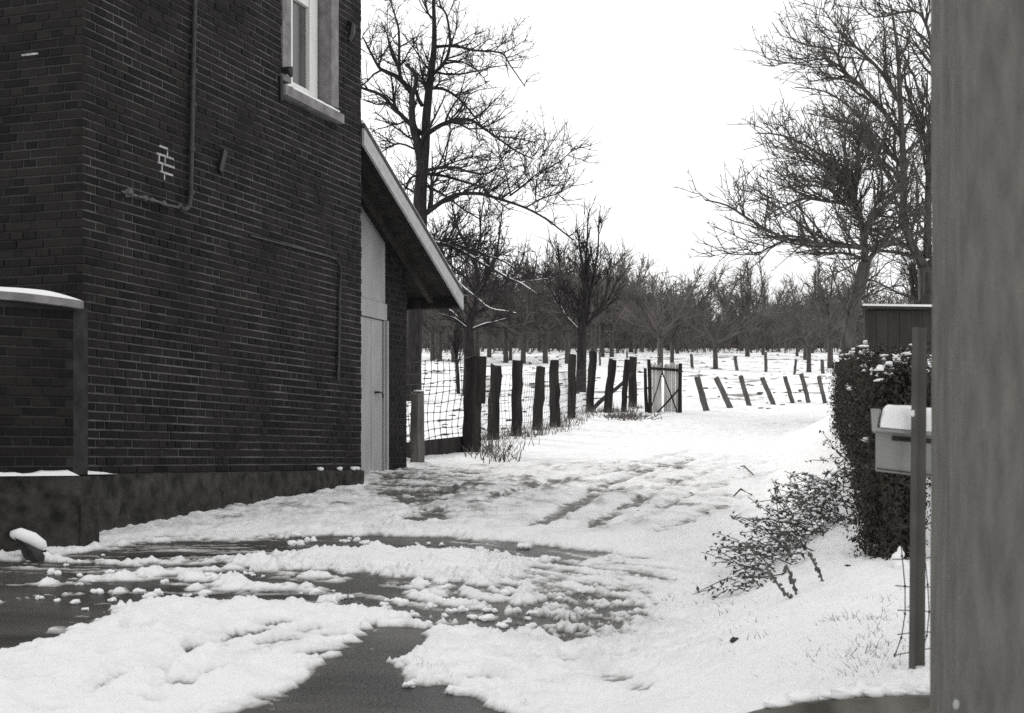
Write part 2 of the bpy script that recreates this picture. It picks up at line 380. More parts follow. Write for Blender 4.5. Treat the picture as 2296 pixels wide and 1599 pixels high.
for r, dep, wd in [(q_, .020, .075) for q_ in RUT] + [(q_, .019, .08) for q_ in SOFT]:
    P = [G(*q) for q in r]; dd = np.full(xf.shape, 9.0)
    for (ax, ay), (bx, by) in zip(P, P[1:]):
        ex, ey = bx - ax, by - ay
        t = np.clip(((wx - ax) * ex + (wy - ay) * ey) / (ex * ex + ey * ey), 0, 1)
        dd = np.minimum(dd, np.hypot(wx - ax - ex * t, wy - ay - ey * t))
    g_ = np.exp(-(dd / wd) ** 4); brk = np.clip(.6 + .9 * fbm(xf, yf, 1.3, 3), 0, 1)
    hf += -dep * g_ * brk * (1 + .5 * crumb) + .35 * dep * np.exp(-((dd - wd * 1.5) / (wd * .5)) ** 2) * (1 + 1.2 * lump2)
    rutd = np.maximum(rutd, g_ * brk * (1 if dep > .0195 else .45))
hf = hf * (1 - mT) + mT * (.0065 + .005 * fbm(xf, yf, 14, 3))
mB, dB = msk(BARE[:2] + BARE[3:], .035, .02, .10, 6)
mB2, dB2 = msk(BARE[2:3], .03, .02, .035, 8)
mB = np.maximum(mB, mB2); dBt = dB2; dB = np.minimum(dB, dB2)
hf = np.where(dB < .6, hf * (1 - (1 - sstep(-.02, .26, dB)) * np.clip(.55 + .9 * fbm(xf, yf, 1.7, 3), 0, .75)), hf)
hb = -.0030 + .0115 * np.clip(stk - .02, -.6, 2) + .003 * crumb + .004 * fbm(xf * .4, v * 22, 1.0, 2)
hb = np.where((xf < -2.1) & (yf < 7.7), hb - .012, hb)
hb = hb * (1 - mB2) + mB2 * (-.0075 + .008 * fbm(xf * 1.5, yf * 1.5, 2.0, 4) + .003 * crumb)
hf = hf * (1 - mB) + mB * hb
rim = np.exp(-((dB - .10) / .08) ** 2) * (yf > 4) * (yf < 14) * np.where(dBt < .3, .35, 1)
hf += rim * (-.004 + .030 * np.clip(lump2, 0, 1.5) + .012 * lump + .006 * crumb)
for r in RIDGE:
    P = [G(*q) for q in r]; dd = np.full(xf.shape, 9.0)
    for (ax, ay), (bx, by) in zip(P, P[1:]):
        ex, ey = bx - ax, by - ay
        t = np.clip(((wx - ax) * ex + (wy - ay) * ey) / (ex * ex + ey * ey), 0, 1)
        dd = np.minimum(dd, np.hypot(wx - ax - ex * t, (wy - ay - ey * t) * .8))
    hf += np.exp(-(dd / .075) ** 2) * (.022 + .030 * lump2 + .004 * crumb)
mC, _ = msk(CLOD, .08, -.02, .10, 6)
hf = np.maximum(hf, mC * (.000 + .034 * np.clip(lump2 + .22, 0, 2) + .048 * lump + .012 * crumb) - (1 - mC) * .05)
for k, q in enumerate(FOOT):
    cx, cy = G(*q); ca = math.cos(.5 + k * .37); sa = math.sin(.5 + k * .37)
    u_ = (xf - cx) * ca + (yf - cy) * sa; w_ = -(xf - cx) * sa + (yf - cy) * ca
    rr = (u_ / .115) ** 2 + (w_ / .048) ** 2
    hf += -.040 * np.exp(-rr ** 2) + .007 * np.exp(-((np.sqrt(rr) - 1.35) / .3) ** 2)
# shallow wheel dents and trodden snow in the near sheet
dent = fbm(xf * .8 - yf * .5, (yf + xf) * 2.2, 1.6, 3)
hf += np.exp(-(((xf + 1.6) / 1.3) ** 2 + ((yf - 6.3) / .9) ** 2)) * .014 * dent
tr = np.exp(-(((xf - .35) / .6) ** 2 + ((yf - 6.4) / 1.2) ** 2))
hf += tr * (.030 * lump2 - .012 + .010 * crumb)
# rough snow beside the fence and in front of the lean-to door
ro = np.exp(-(((xf + .5) / 1.2) ** 2 + ((yf - 14.0) / 3.0) ** 2))
churn = sstep(9.6, 10.6, yf) * (1 - sstep(15.5, 20, yf)) * (1 - sstep(-1.3, -.6, xf - xh(yf))) * np.clip(.75 + .8 * fbm(xf, yf, .7, 3), 0, 1.2)
hf += churn * (.013 * fbm(xf, yf, 9, 3) + .008 * fbm(xf, yf, 3, 3) + .006 * np.clip(stk, -1, 1))
hf += ro * (.014 * fbm(xf, yf, 4, 4) + .012 * fbm(xf * .5, yf * 4, 1.6, 3) + .008 * fbm(xf, yf, 12, 2))
rd = np.exp(-(((xf - 1.6 - (yf - 14) * .2) / 1.6) ** 2 + ((yf - 13) / 5.0) ** 2))
hf += rd * (.006 * fbm(xf, yf, 3, 4) + .005 * fbm(xf, yf, 11, 3))
h[fine] = hf
dirt = np.zeros(x.shape)
dirt[fine] = churn * np.clip(.26 + .6 * fbm(xf * .8, yf * .8, 5, 4), 0, .56) + rutd * np.clip(.38 + .35 * crumb, 0, .62) + rd * np.clip(.45 * fbm(xf * .7, yf * .7, 2.2, 4) + .12 * crumb, 0, .4) + ro * np.clip(.25 + .4 * fbm(xf, yf, 5, 4), 0, .5) + tr * np.clip(.22 + .45 * lump2, 0, .45) + np.clip(.16 * fbm(xf, yf, 2.5, 4) + .05 * crumb, 0, .16)
farm = (~fine) & (y > 20)
h[farm] += .05 * fbm(x[farm], y[farm], .5, 3)
h = np.where((y > 38) & (y < 170), .035 + (h - .035) * .8 + .05 * fbm(x, y, .35, 3), h)
# keep the sheet out of the way of the pillar foot area / kerb face
z = zb.ravel() + h
nv = XX.size; nr, nc = XX.shape
me = bpy.data.meshes.new("ground")
co = np.stack([x, y, z], 1).astype(np.float32)
me.vertices.add(nv); me.vertices.foreach_set("co", co.ravel())
ii, jj = np.meshgrid(np.arange(nr - 1), np.arange(nc - 1), indexing='ij'); a = (ii * nc + jj).ravel()
q = np.stack([a, a + 1, a + nc + 1, a + nc], 1).astype(np.int32); nf = len(q)
me.loops.add(nf * 4); me.loops.foreach_set("vertex_index", q.ravel())
me.polygons.add(nf); me.polygons.foreach_set("loop_start", np.arange(0, nf * 4, 4, dtype=np.int32)); me.polygons.foreach_set("loop_total", np.full(nf, 4, np.int32))
me.polygons.foreach_set("use_smooth", np.ones(nf, bool))
at_ = me.attributes.new("depth", 'FLOAT', 'POINT'); at_.data.foreach_set("value", np.clip(np.clip((h + .003) / .024, 0, 1) - dirt, 0, 1).astype(np.float32))
me.update(); me.validate(); me.materials.append(M['ground'])
ground = bpy.data.objects.new("ground", me); COL.objects.link(ground); tag(ground, kind='structure')
SNOW_H = .034
def snow_z(X, Y): return bz(X, Y) + SNOW_H

Ur = np.linspace(-.62, .62, 60); Ya = np.concatenate([[-12, -6, -2, 1], np.linspace(2.5, 24, 90)])
vv = []; ff = []
for j, yy in enumerate(Ya):
    for u in Ur:
        X = u * max(yy, 3.4); vv.append((X, yy, .065 * yy + .00013 * max(yy, 0) ** 2 + (0.0)))
n_ = len(Ur)
for j in range(len(Ya) - 1):
    for i in range(n_ - 1): ff.append((j * n_ + i, j * n_ + i + 1, (j + 1) * n_ + i + 1, (j + 1) * n_ + i))
tag(mesh_obj("road", vv, ff, M['asphalt'], smooth=True), kind='structure')

# loose lumps of snow thrown up by the wheels
rng = random.Random(11); mb = MB()
def clod(px, py, r):
    p = gp(px, py); r *= .55; 
    for q_ in range(3): mb.blob((p.x + rng.gauss(0, .55) * r, p.y + rng.gauss(0, .4) * r, p.z + .004 + r * rng.uniform(.1, .45)), r * rng.uniform(.5, 1.1), r * rng.uniform(.5, .9), r * rng.uniform(.4, .8), rng, 8, 6, .3)
for (px, py, r) in [(945,1318,.075),(985,1312,.055),(1000,1322,.05),(960,1340,.06),(985,1350,.055),(1075,1307,.06),(1130,1334,.05),(1115,1347,.035),(1175,1232,.07),(1200,1222,.06),(980,1300,.04),
        (1010,1352,.05),(905,1357,.05),(1040,1372,.04),(760,1345,.05),(860,1360,.04),(700,1335,.06),(935,1385,.03),(880,1350,.035),(1000,1385,.03),(455,1296,.06),(430,1297,.05),(480,1300,.05),
        (330,1342,.05),(345,1335,.06),(170,1356,.035),(255,1350,.03),(190,1370,.03),(130,1350,.025),(90,1345,.03),(150,1270,.03),(230,1248,.02),(620,1262,.06),(1250,1258,.05),(1190,1262,.055),(660,1222,.07),(690,1216,.06),(820,1222,.06),(1060,1388,.04),(1095,1392,.05)]:
    clod(px, py, r)
for k in range(110):
    pl = rng.choice([(620,1240,520,50),(620,1240,560,40),(900,1370,330,45),(300,1340,520,25),(880,1500,330,80),(1150,1300,300,90),(640,1205,480,12),(100,1300,500,50)])
    px = pl[0] + rng.random() * pl[2]; py = pl[1] + (rng.random() - .3) * pl[3] + (px - pl[0]) * (.06 if pl[0] > 500 else -.02)
    clod(px, py, rng.uniform(.010, .04) * (1 if rng.random() < .85 else 1.5))
for k in range(46):
    X = .6 + 1.3 * rng.random(); Yk = kerbY(X) + rng.gauss(.03, .03); r = rng.uniform(.012, .035)
    mb.blob((X, Yk, bz(X, kerbY(X) + .12) + .02), r * rng.uniform(1, 2.2), r, r * .7, rng, 8, 6, .3)
tag(mb.build("snow_lumps", M['snow'], smooth=True), "loose lumps of snow scattered over the wet tarmac", "snow", kind='stuff')

# ------------------------------------------------------------------ house
P0 = Vector((-2.955, 9.8, 0)); D = Vector((.348, 1, 0)).normalized(); Nn = Vector((D.y, -D.x, 0)); WL = 4.48
E = Vector((-D.y, D.x, 0)); NL = Vector((-D.x, -D.y, 0))
Z3 = Vector((0, 0, 1))
def W(s, o, z): return P0 + D * s + Nn * o + Z3 * z         # on the road-side wall
def WLt(s, o, z): return P0 + E * s + NL * o + Z3 * z        # on the front wall at the left
COURSE = .063; BH = .051; PL = 1.10; HT = 6.55

house = tag(empty("house", P0 + Z3 * bz(P0.x, P0.y)), "tall dark brick house with one white framed upper window", "house")
OS0, OS1, OZ0, OZ1 = 2.85, 3.95, 4.39, 6.05         # window opening with its stone surround
c = MB(); ins = -.006
def slab(m, fr, s0, s1, z0, z1, o0, o1):
    a = fr(s0, o0, z0); m.box(a, fr(s1, o0, z0) - a, fr(s0, o1, z0) - a, Z3 * (z1 - z0))
slab(c, W, .01, WL, .3, OZ0, -.25, ins); slab(c, W, .01, OS0, OZ0, HT, -.25, ins); slab(c, W, OS1, WL, OZ0, HT, -.25, ins); slab(c, W, OS0, OS1, OZ1, HT, -.25, ins)
c_l = MB(); slab(c_l, WLt, .25, 6.0, .3, HT, -.25, ins)
slab(c_l, WLt, .0065, .249, .3, HT, -.0095, ins)
a = W(WL, -.25, .3); c.box(a - D * .25, D * .244, -Nn * 5.8, Z3 * (HT - .3))
a = W(0, -6.0, .3); c.box(a + D*.26, D * (WL - .27), Nn * -.25, Z3 * (HT - .3))
# struck bed joints: each ledge of mortar leans outwards at the bottom, so it faces the sky
rng = random.Random(5)
def beds(m, fr, s0, s1, z0, z1, skip=None):
    z = z0
    while z < z1:
        spans = [(s0, s1)]
        if skip and skip[2] < z < skip[3]: spans = [(s0, skip[0]), (skip[1], s1)]
        for a0, a1 in spans:
            s = a0
            while s < a1 - .02:
                e = min(a1, s + rng.uniform(.25, .6)); o = rng.uniform(-.0035, .0005); t = rng.uniform(0, .002)
                p = [fr(s, o, z - .001), fr(e, o, z - .001), fr(e, -.0075, z + COURSE - BH + t), fr(s, -.0075, z + COURSE - BH + t)]
                m.add(p, [(0, 1, 2, 3)]); s = e
        z += COURSE
beds(c, W, 0, WL, PL + BH, HT, (OS0, OS1, OZ0 - .02, OZ1)); beds(c_l, WLt, 0, 1.7, PL + BH, HT)
wall = part(c, "wall", M['mortar'], house); part(c_l, "front_wall", M['dark_mortar'], house)

def brick_verts(L, H=BH, dp=.05, j=.0, rng=None):
    b = .0035; r = (lambda: rng.uniform(-j, j)) if rng else (lambda: 0)
    f = [(b + r(), 0, b + r()), (L - b + r(), 0, b + r()), (L - b + r(), 0, H - b + r()), (b + r(), 0, H - b + r())]
    g = [(0, b, 0), (L, b, 0), (L, b, H), (0, b, H)]; k = [(0, dp, 0), (L, dp, 0), (L, dp, H), (0, dp, H)]
    F = [(0, 1, 2, 3)]
    for i in range(4):
        n = (i + 1) % 4; F += [(4 + i, 4 + n, n, i), (8 + i, 8 + n, 4 + n, 4 + i)]
    return f + g + k, F
J = .011
def courses(s0, s1, z0, z1, skip=None, odd=0):
    """cross bond: header and stretcher courses in turn"""
    out = []; k = odd; z = z0
    while z + BH <= z1:
        L = .10 if k % 2 else .21
        off = {0: 0, 1: -.055, 2: -.1105, 3: -.055}[k % 4] - rng.uniform(0, .01)
        s = s0 + off
        while s < s1:
            l = L + rng.uniform(-.004, .004); a = max(s, s0); b = min(s + l, s1)
            segs = [(a, b)]
            if skip and skip[2] - BH < z < skip[3]: segs = [(a, min(b, skip[0])), (max(a, skip[1]), b)]
            for a_, b_ in segs:
                if b_ - a_ > .03: out.append((a_, b_ - a_, z))
            s += l + J
        z += COURSE; k += 1
    return out
allb = [('r', *t) for t in courses(0, WL, PL, HT, (OS0, OS1, OZ0, OZ1))] + [('l', *t) for t in courses(0, 1.7, PL, HT, None, 1)]
# the 300 bricks that show largest: nearest the near corner and inside the picture
def vis(t):
    fr, s, l, z = t
    p = W(s, 0, z) if fr == 'r' else WLt(s, 0, z)
    px = CX_ + p.x / p.y * F_; py = HY_ - (p.z - EYE) / p.y * F_
    if not (0 < px < 2290 and 5 < py < 1590): return 0
    return l * (1 if fr == 'r' else .8) / p.y ** 2 * (1.5 if l > .15 else 1)
cand = sorted([t for t in allb if vis(t) > 0 and t[0] == 'r'], key=vis, reverse=True)
single = set(cand[:296])
BM = {}
for L in (.21, .10):
    for k in range(3):
        vsx, fsx = brick_verts(L, j=.0012, rng=rng); m_ = bpy.data.meshes.new("brick"); m_.from_pydata(vsx, [], fsx); m_.materials.append(M['brick']); BM[(L, k)] = m_
rest = MB()
rot_r = math.atan2(D.y, D.x); rot_l = math.atan2(-E.y, -E.x)
for t in allb:
    fr, s, l, z = t; o = rng.uniform(-.004, .005)
    if t in single and abs(l - .21) < .012 or t in single and abs(l - .10) < .012:
        L = .21 if l > .15 else .10
        b = bpy.data.objects.new("brick", BM[(L, rng.randrange(3))]); COL.objects.link(b); b.parent = wall
        b.location = W(s, o, z); b.rotation_euler = (rng.uniform(-.008, .008), rng.uniform(-.006, .006), rot_r); b.scale = (l / L, 1, 1)
        continue
    vsx, fsx = brick_verts(l, j=.0012, rng=rng)
    if fr == 'r': rest.add([P0 + D * (s + v_[0]) + Nn * (o - v_[1]) + Z3 * (z + v_[2]) for v_ in vsx], fsx)
    else: rest.add([P0 + E * (s + l - v_[0]) + NL * (o - v_[1]) + Z3 * (z + v_[2]) for v_ in vsx], fsx)
rb = part(rest, "brickwork", M['brick'], house, sub=wall); rb["kind"] = "stuff"

# plinth of rough dark stone with a sloped top
pl = MB()
def plinth(m, fr, s0, s1, o, z0, z1):
    n = max(2, int((s1 - s0) / .10)); mz = 7; rows = []
    for j in range(mz + 1):
        for i in range(n + 1):
            s = s0 + (s1 - s0) * i / n; z = z0 + (z1 - z0) * j / mz
            rows.append(fr(s, o + .014 * math.sin(s * 9 + z * 7) * (j < mz) + rng.uniform(-.010, .010), z))
    top = [fr(s0 + (s1 - s0) * i / n, -.03, z1 + .015) for i in range(n + 1)]
    f = [(j * (n + 1) + i, j * (n + 1) + i + 1, (j + 1) * (n + 1) + i + 1, (j + 1) * (n + 1) + i) for j in range(mz) for i in range(n)]
    b = mz * (n + 1); f += [(b + i, b + i + 1, b + n + 2 + i, b + n + 1 + i) for i in range(n)]
    m.add(rows + top, f)
plinth(pl, W, -.045, WL - .002, .028, .30, PL - .012); plinth(pl, WLt, -.045, 2.0, .045, .30, PL - .012)
part(pl, "plinth", M['plinth'], house)
for s in (3.95, 4.25, 4.33, 3.55):
    sn = MB(); p = W(s, .02, PL + .012); sn.blob(p, .035, .03, .018, rng, 7, 5); part(sn, "plinth_snow", M['snow'], house, smooth=True)

# window -------------------------------------------------------------
win = MB()
slab(win, W, OS0, OS0 + .15, OZ0 + .14, OZ1, -.2, .012); slab(win, W, OS1 - .15, OS1, OZ0 + .14, OZ1, -.2, .012); slab(win, W, OS0 + .15, OS1 - .15, OZ1 - .18, OZ1, -.2, .012)
window = part(win, "window", M['bluestone'], house)
f = MB(); a0, a1, z0, z1 = OS0 + .15, OS1 - .15, OZ0 + .15, OZ1 - .18; zt = z0 + .03
slab(f, W, a0, a0 + .15, zt, z1, -.19, -.125); slab(f, W, a0 + .15, a0 + .172, zt, z1, -.19, -.14); slab(f, W, a0 + .172, a0 + .27, zt, z1, -.19, -.115)
slab(f, W, a1 - .19, a1 - .03, zt, z1, -.19, -.12); slab(f, W, a0 + .27, a1 - .19, zt, zt + .06, -.19, -.125); slab(f, W, a0 + .27, a1 - .19, z1 - .07, z1, -.19, -.125)
slab(f, W, a0 + .27, a1 - .20, z0 + .86, z0 + .93, -.189, -.125)
part(f, "frame", M['white_paint'], house, sub=window)
g = MB(); slab(g, W, a0 + .26, a1 - .18, zt + .05, z1 - .06, -.17, -.16); part(g, "pane", M['glass'], house, sub=window)
g = MB(); slab(g, W, a0 - .1, a1 + .1, z0, z1, -.62, -.6); part(g, "curtain", mat('grey_curtain', (.10, .10, .105), (.16, .155, .155), .95, 6, stretch=(6, 6, .3)), house, sub=window)
s_ = MB(); slab(s_, W, OS0 - .03, OS1 + .035, OZ0, OZ0 + .085, -.2, .055)
a = W(OS0 - .03, .055, OZ0 + .085); b = W(OS1 + .035, .055, OZ0 + .085); a2 = W(OS0 - .03, -.2, OZ0 + .14); b2 = W(OS1 + .035, -.2, OZ0 + .14)
s_.add([a, b, b2, a2, W(OS0 - .03, -.2, OZ0 + .085), W(OS1 + .035, -.2, OZ0 + .085)], [(0, 1, 2, 3), (0, 3, 4), (1, 5, 2)])
part(s_, "sill", M['bluestone'], house, sub=window)
s_ = MB()
n = 14
for i in range(n):
    sA = a0 + .0 + (a1 - a0 + .13) * i / n; sB = a0 + .0 + (a1 - a0 + .13) * (i + 1) / n
    t = .02 + rng.uniform(-.004, .004)
    q = [W(sA, -.112, OZ0 + .122), W(sB, -.112, OZ0 + .122), W(sB, .035, OZ0 + .092), W(sA, .035, OZ0 + .092)]
    s_.add(q + [p + Z3 * t for p in q], [(4, 5, 6, 7), (3, 2, 6, 7), (0, 3, 7, 4), (1, 2, 6, 5)])
part(s_, "sill_snow", M['snow'], house, sub=window)
hk = MB(); hk.tube([W(OS0 + .02, .0, OZ0 + .22), W(OS0 + .02, .07, OZ0 + .22), W(OS0 + .02, .085, OZ0 + .16)], [.035, .04, .012], 8); hk.tube([W(OS0 - .035, .01, OZ0 + .16), W(OS0 - .04, .015, OZ0 - .06)], [.02, .014], 6)
part(hk, "shutter_stay", M['iron'], house)
hk = MB(); hk.tube([W(4.19, 0, 5.42), W(4.17, .05, 5.38), W(4.10, .07, 5.27), W(4.07, .06, 5.20)], [.025, .03, .035, .02], 7); part(hk, "shutter_hook", M['iron'], house)

# pipes on the wall --------------------------------------------------
def wpt(px, py, o=.03):
    """point on the road-side wall from its measured direction"""
    u = (px - CX_) / F_; pw = P0 + Nn * o
    t = (u * pw.y - pw.x) / (D.x - u * D.y); q = pw + D * t
    return Vector((q.x, q.y, EYE + (HY_ - py) / F_ * q.y))
pp = MB(); pts = [wpt(441, -160), wpt(437, 0), wpt(433, 150), wpt(431, 260), wpt(428, 400), wpt(427, 440), wpt(424, 462), wpt(415, 470), wpt(404, 466)]
pp.tube(pts, [.019] * len(pts), 8)
for q in ((437, 60), (435, 160), (432, 235), (430, 335), (428, 432)):
    c_ = wpt(*q); pp.tube([c_ - Z3 * .018, c_ + Z3 * .018], [.027, .027], 8); pp.tube([c_, c_ - Nn * .035 + D * .03], [.01, .012], 5)
part(pp, "wall_pipe", M['pipe'], house, smooth=False)
pp = MB(); pts = [wpt(402, 466, .02), wpt(375, 460, .02), wpt(345, 450, .02), wpt(312, 441, .02), wpt(288, 435, .02), wpt(272, 429, .02)]
pp.tube(pts, [.011, .010, .011, .009, .013, .006], 6)
for q, r in (((403, 463), .024), ((368, 456), .02), ((342, 448), .016), ((326, 444), .022), ((286, 432), .035), ((292, 436), .02)):
    pp.blob(wpt(*q, .02), r, r * .8, r, rng, 6, 5, .3)
part(pp, "pale_wall_pipe", mat('rusty_grey_pipe', (.05, .049, .05), (.13, .127, .13), .7, 25), house)
pp = MB(); pts = [wpt(560, 528, .012), wpt(650, 552, .012), wpt(735, 575, .012), wpt(752, 581, .015), wpt(763, 596, .02), wpt(764, 620, .02), wpt(761, 645, .02)]
pp.tube(pts, [.008] * 4 + [.012] * 3, 6); pts = [wpt(761, 645, .02), wpt(760, 700, .02), wpt(759, 780, .02), wpt(757, 855, .02)]; pp.tube(pts, [.014] * 4, 7)
for q in ((761, 648), (760, 690), (758, 800)): pp.tube([wpt(q[0], q[1] - 4, .02), wpt(q[0], q[1] + 4, .02)], [.02, .02], 7)
part(pp, "earth_cable_pipe", M['pipe'], house)
mk = MB()
def patch(s0, s1, z0, z1, o=.004):
    slab(mk, W, s0, s1, z0, z1, -.01, o)
c0 = wpt(367, 375, 0); sc = (c0 - P0).dot(D); zc = PL + round((c0.z - PL) / COURSE) * COURSE + BH
for k, (u0, u1) in enumerate(((-.06, .05), (-.10, .13), (-.08, .14), (-.05, .12))):
    zz = zc + (1 - k) * COURSE; patch(sc + u0, sc + u1, zz - .002, zz + .014, .005 + .0004 * k)
for u0, k in ((-.02, 2), (.04, 1), (-.07, 0), (.01, 0), (-.03, -1), (.0, -2)):
    zz = zc + (k - 1) * COURSE + .0145; patch(sc + u0, sc + u0 + .014, zz, zz + BH - .006, .003)
part(mk, "mortar_repair", M['pale_mortar'], house)
mk = MB(); q0 = WLt(.42, 0, 4.02); slab(mk, WLt, .36, .50, 4.018, 4.032, -.01, .004); part(mk, "mortar_spot", M['pale_mortar'], house)
mk = MB(); a = wpt(503, 338, .015); b = wpt(492, 385, .015); mk.bar(a, b, .05, .03, Nn); part(mk, "wall_anchor", M['iron'], house)

# eaves and roof above the picture
rf = MB(); a = W(-.35, .35, HT + .01); rf.add([a, W(WL + .3, .35, HT + .01), W(WL + .3, -3.0, HT + 2.3), W(-.35, -3.0, HT + 2.3), W(WL + .3, -6.5, HT + .01), W(-.35, -6.5, HT + .01),
    W(-.35, .35, HT + .10), W(WL + .3, .35, HT + .10), W(WL + .3, -3.0, HT + 2.42), W(-.35, -3.0, HT + 2.42), W(WL + .3, -6.5, HT + .10), W(-.35, -6.5, HT + .10)],
    [(0, 1, 2, 3), (3, 2, 4, 5), (6, 7, 8, 9), (9, 8, 10, 11), (0, 1, 7, 6), (4, 5, 11, 10), (0, 3, 9, 6), (3, 5, 11, 9), (1, 2, 8, 7), (2, 4, 10, 8), (0, 1, 4, 5)])
part(rf, "roof", M['roof'], house)

# ------------------------------------------------------------------ garden wall joining the front corner of the house
gw0 = Vector((-2.838, 9.22, 0)); GE = Vector((-.80, -.60, 0)); GN = Vector((.60, -.80, 0))
def WG(s, o, z): return gw0 + GE * s + GN * o + Z3 * z
gwall = tag(empty("garden_wall", gw0 + Z3 * bz(gw0.x, gw0.y)), "low dark brick garden wall with snow on its coping at the picture's left edge", "wall")
GL = 1.25; GZ = 2.255
c = MB(); slab(c, WG, -.0, GL, .3, GZ - .06, -.30, -.006); 
part(c, "core", M['dark_mortar'], gwall)
beds_ = MB(); beds(beds_, WG, 0, GL, PL + BH, GZ - .1); part(beds_, "bed_joints", M['dark_mortar'], gwall)
core_rot = math.atan2(-GE.y, -GE.x)
for (s, l, z) in courses(0, GL, PL, GZ - .06):
    if l < .04: continue
    L = .21 if l > .15 else .10
    b = bpy.data.objects.new("brick", BM[(L, rng.randrange(3))]); COL.objects.link(b); b.parent = gwall
    b.location = WG(s + l, rng.uniform(-.003, .004), z) - Vector(gwall.location); b.rotation_euler = (0, 0, core_rot); b.scale = (l / L, 1, 1)
# plain end face towards the house
e = MB(); a = WG(0, -.002, PL); e.box(a + D * .0, D * .155, Nn * .004 + E * .25, Z3 * (GZ - .06 - PL)); part(e, "end_face", mat('rendered_end', (.018, .018, .0178), (.042, .041, .040), .95, 9, bump=.5, bscale=30), gwall)
e = MB(); plinth(e, WG, -.03, GL, .05, .3, PL - .01); e2 = WG(-.03, .05, .3); e.box(e2, D * .2, -GN * .02, Z3 * (PL - .31)); part(e, "base", M['plinth'], gwall)
# arched coping
def ctop(s): return GZ - .055 - .022 * max(0, (.42 - s) / .42) ** 1.6
cp = MB(); sn = MB(); n = 26
for i in range(n):
    s0, s1 = -.05 + (GL + .05) * i / n, -.05 + (GL + .05) * (i + 1) / n; zA, zB = ctop(s0), ctop(s1)
    q = [WG(s0, .05, zA), WG(s1, .05, zB), WG(s1, -.34, zB), WG(s0, -.34, zA)]; T = Z3 * .05
    fs = [(4, 5, 6, 7), (0, 1, 5, 4), (2, 3, 7, 6), (0, 3, 2, 1)]
    if i == 0: fs.append((3, 0, 4, 7))
    cp.add(q + [p + T for p in q], fs)
    def sh(s): return .034 * min(1, max(0, (s + .05) / .22)) ** .5
    A, B = zA + .05, zB + .05
    q = [WG(s0, .045, A), WG(s1, .045, B), WG(s1, -.32, B), WG(s0, -.32, A)]
    tA, tB = sh(s0) * (1 + .1 * math.sin(s0 * 9)), sh(s1) * (1 + .1 * math.sin(s1 * 9))
    sn.add(q + [WG(s0, .015, A + tA), WG(s1, .015, B + tB), WG(s1, -.29, B + tB), WG(s0, -.29, A + tA)], [(4, 5, 6, 7), (0, 1, 5, 4), (2, 3, 7, 6)])
part(cp, "coping", M['bluestone'], gwall); part(sn, "coping_snow", M['snow'], gwall, smooth=False)
sn = MB()
def ledge_snow(m, fr, s0, s1, o0, o1, z, t, n=22):
    for i in range(n):
        a, b = s0 + (s1 - s0) * i / n, s0 + (s1 - s0) * (i + 1) / n
        f_ = lambda s: t * (.75 + .25 * math.sin(s * 14 + s0) + .15 * math.sin(s * 37)) * min(1, (s - s0) / .06 + .15) * min(1, (s1 - s) / .25 + .1)
        q = [fr(a, o0, z), fr(b, o0, z), fr(b, o1, z), fr(a, o1, z), fr(a, o0 + .005, z + f_(a)), fr(b, o0 + .005, z + f_(b)), fr(b, o1 - .012, z + f_(b) * .8), fr(a, o1 - .012, z + f_(a) * .8)]
        m.add(q, [(4, 5, 6, 7), (3, 2, 6, 7), (0, 3, 7, 4), (1, 2, 6, 5)])
ledge_snow(sn, WG, -.02, GL, -.01, .055, PL - .005, .036)
part(sn, "ledge_snow", M['snow'], gwall)
sn = MB(); ledge_snow(sn, W, -.05, .34, -.01, .055, PL - .004, .026, 10); part(sn, "ledge_snow", M['snow'], house)

# guard stone at the foot of the garden wall
gs = gp(82, 1256); gs.z -= .055; st = tag(empty("guard_stone", gs), "small dark leaning guard stone capped with snow beside the garden wall", "stone")
m_ = MB(); rr = random.Random(3)
sec = []
for k, (dx, dz, w, d_) in enumerate(((.10, -.10, .15, .11), (.07, .02, .145, .105), (.0, .115, .13, .09), (-.05, .165, .105, .075))):
    for t in range(8):
        an = 2 * math.pi * t / 8; q = 1 + rr.uniform(-.1, .1)
        sec.append((gs.x + dx + math.cos(an) * w * q * .85, gs.y + math.sin(an) * d_ * q, gs.z + dz + math.cos(an) * -.045 * (k > 1)))
fc = [(k * 8 + t, k * 8 + (t + 1) % 8, (k + 1) * 8 + (t + 1) % 8, (k + 1) * 8 + t) for k in range(3) for t in range(8)] + [tuple(24 + t for t in range(8))]
m_.add(sec, fc); part(m_, "stone_body", M['stone'], st)
m_ = MB()
pts = [Vector((gs.x - .15, gs.y - .01, gs.z + .215)), Vector((gs.x - .10, gs.y - .02, gs.z + .215)), Vector((gs.x - .02, gs.y - .02, gs.z + .185)), Vector((gs.x + .04, gs.y - .02, gs.z + .145)), Vector((gs.x + .062, gs.y - .02, gs.z + .125))]
m_.tube(pts, [.022, .042, .044, .036, .015], 10); part(m_, "snow_cap", M['snow'], st, smooth=True)

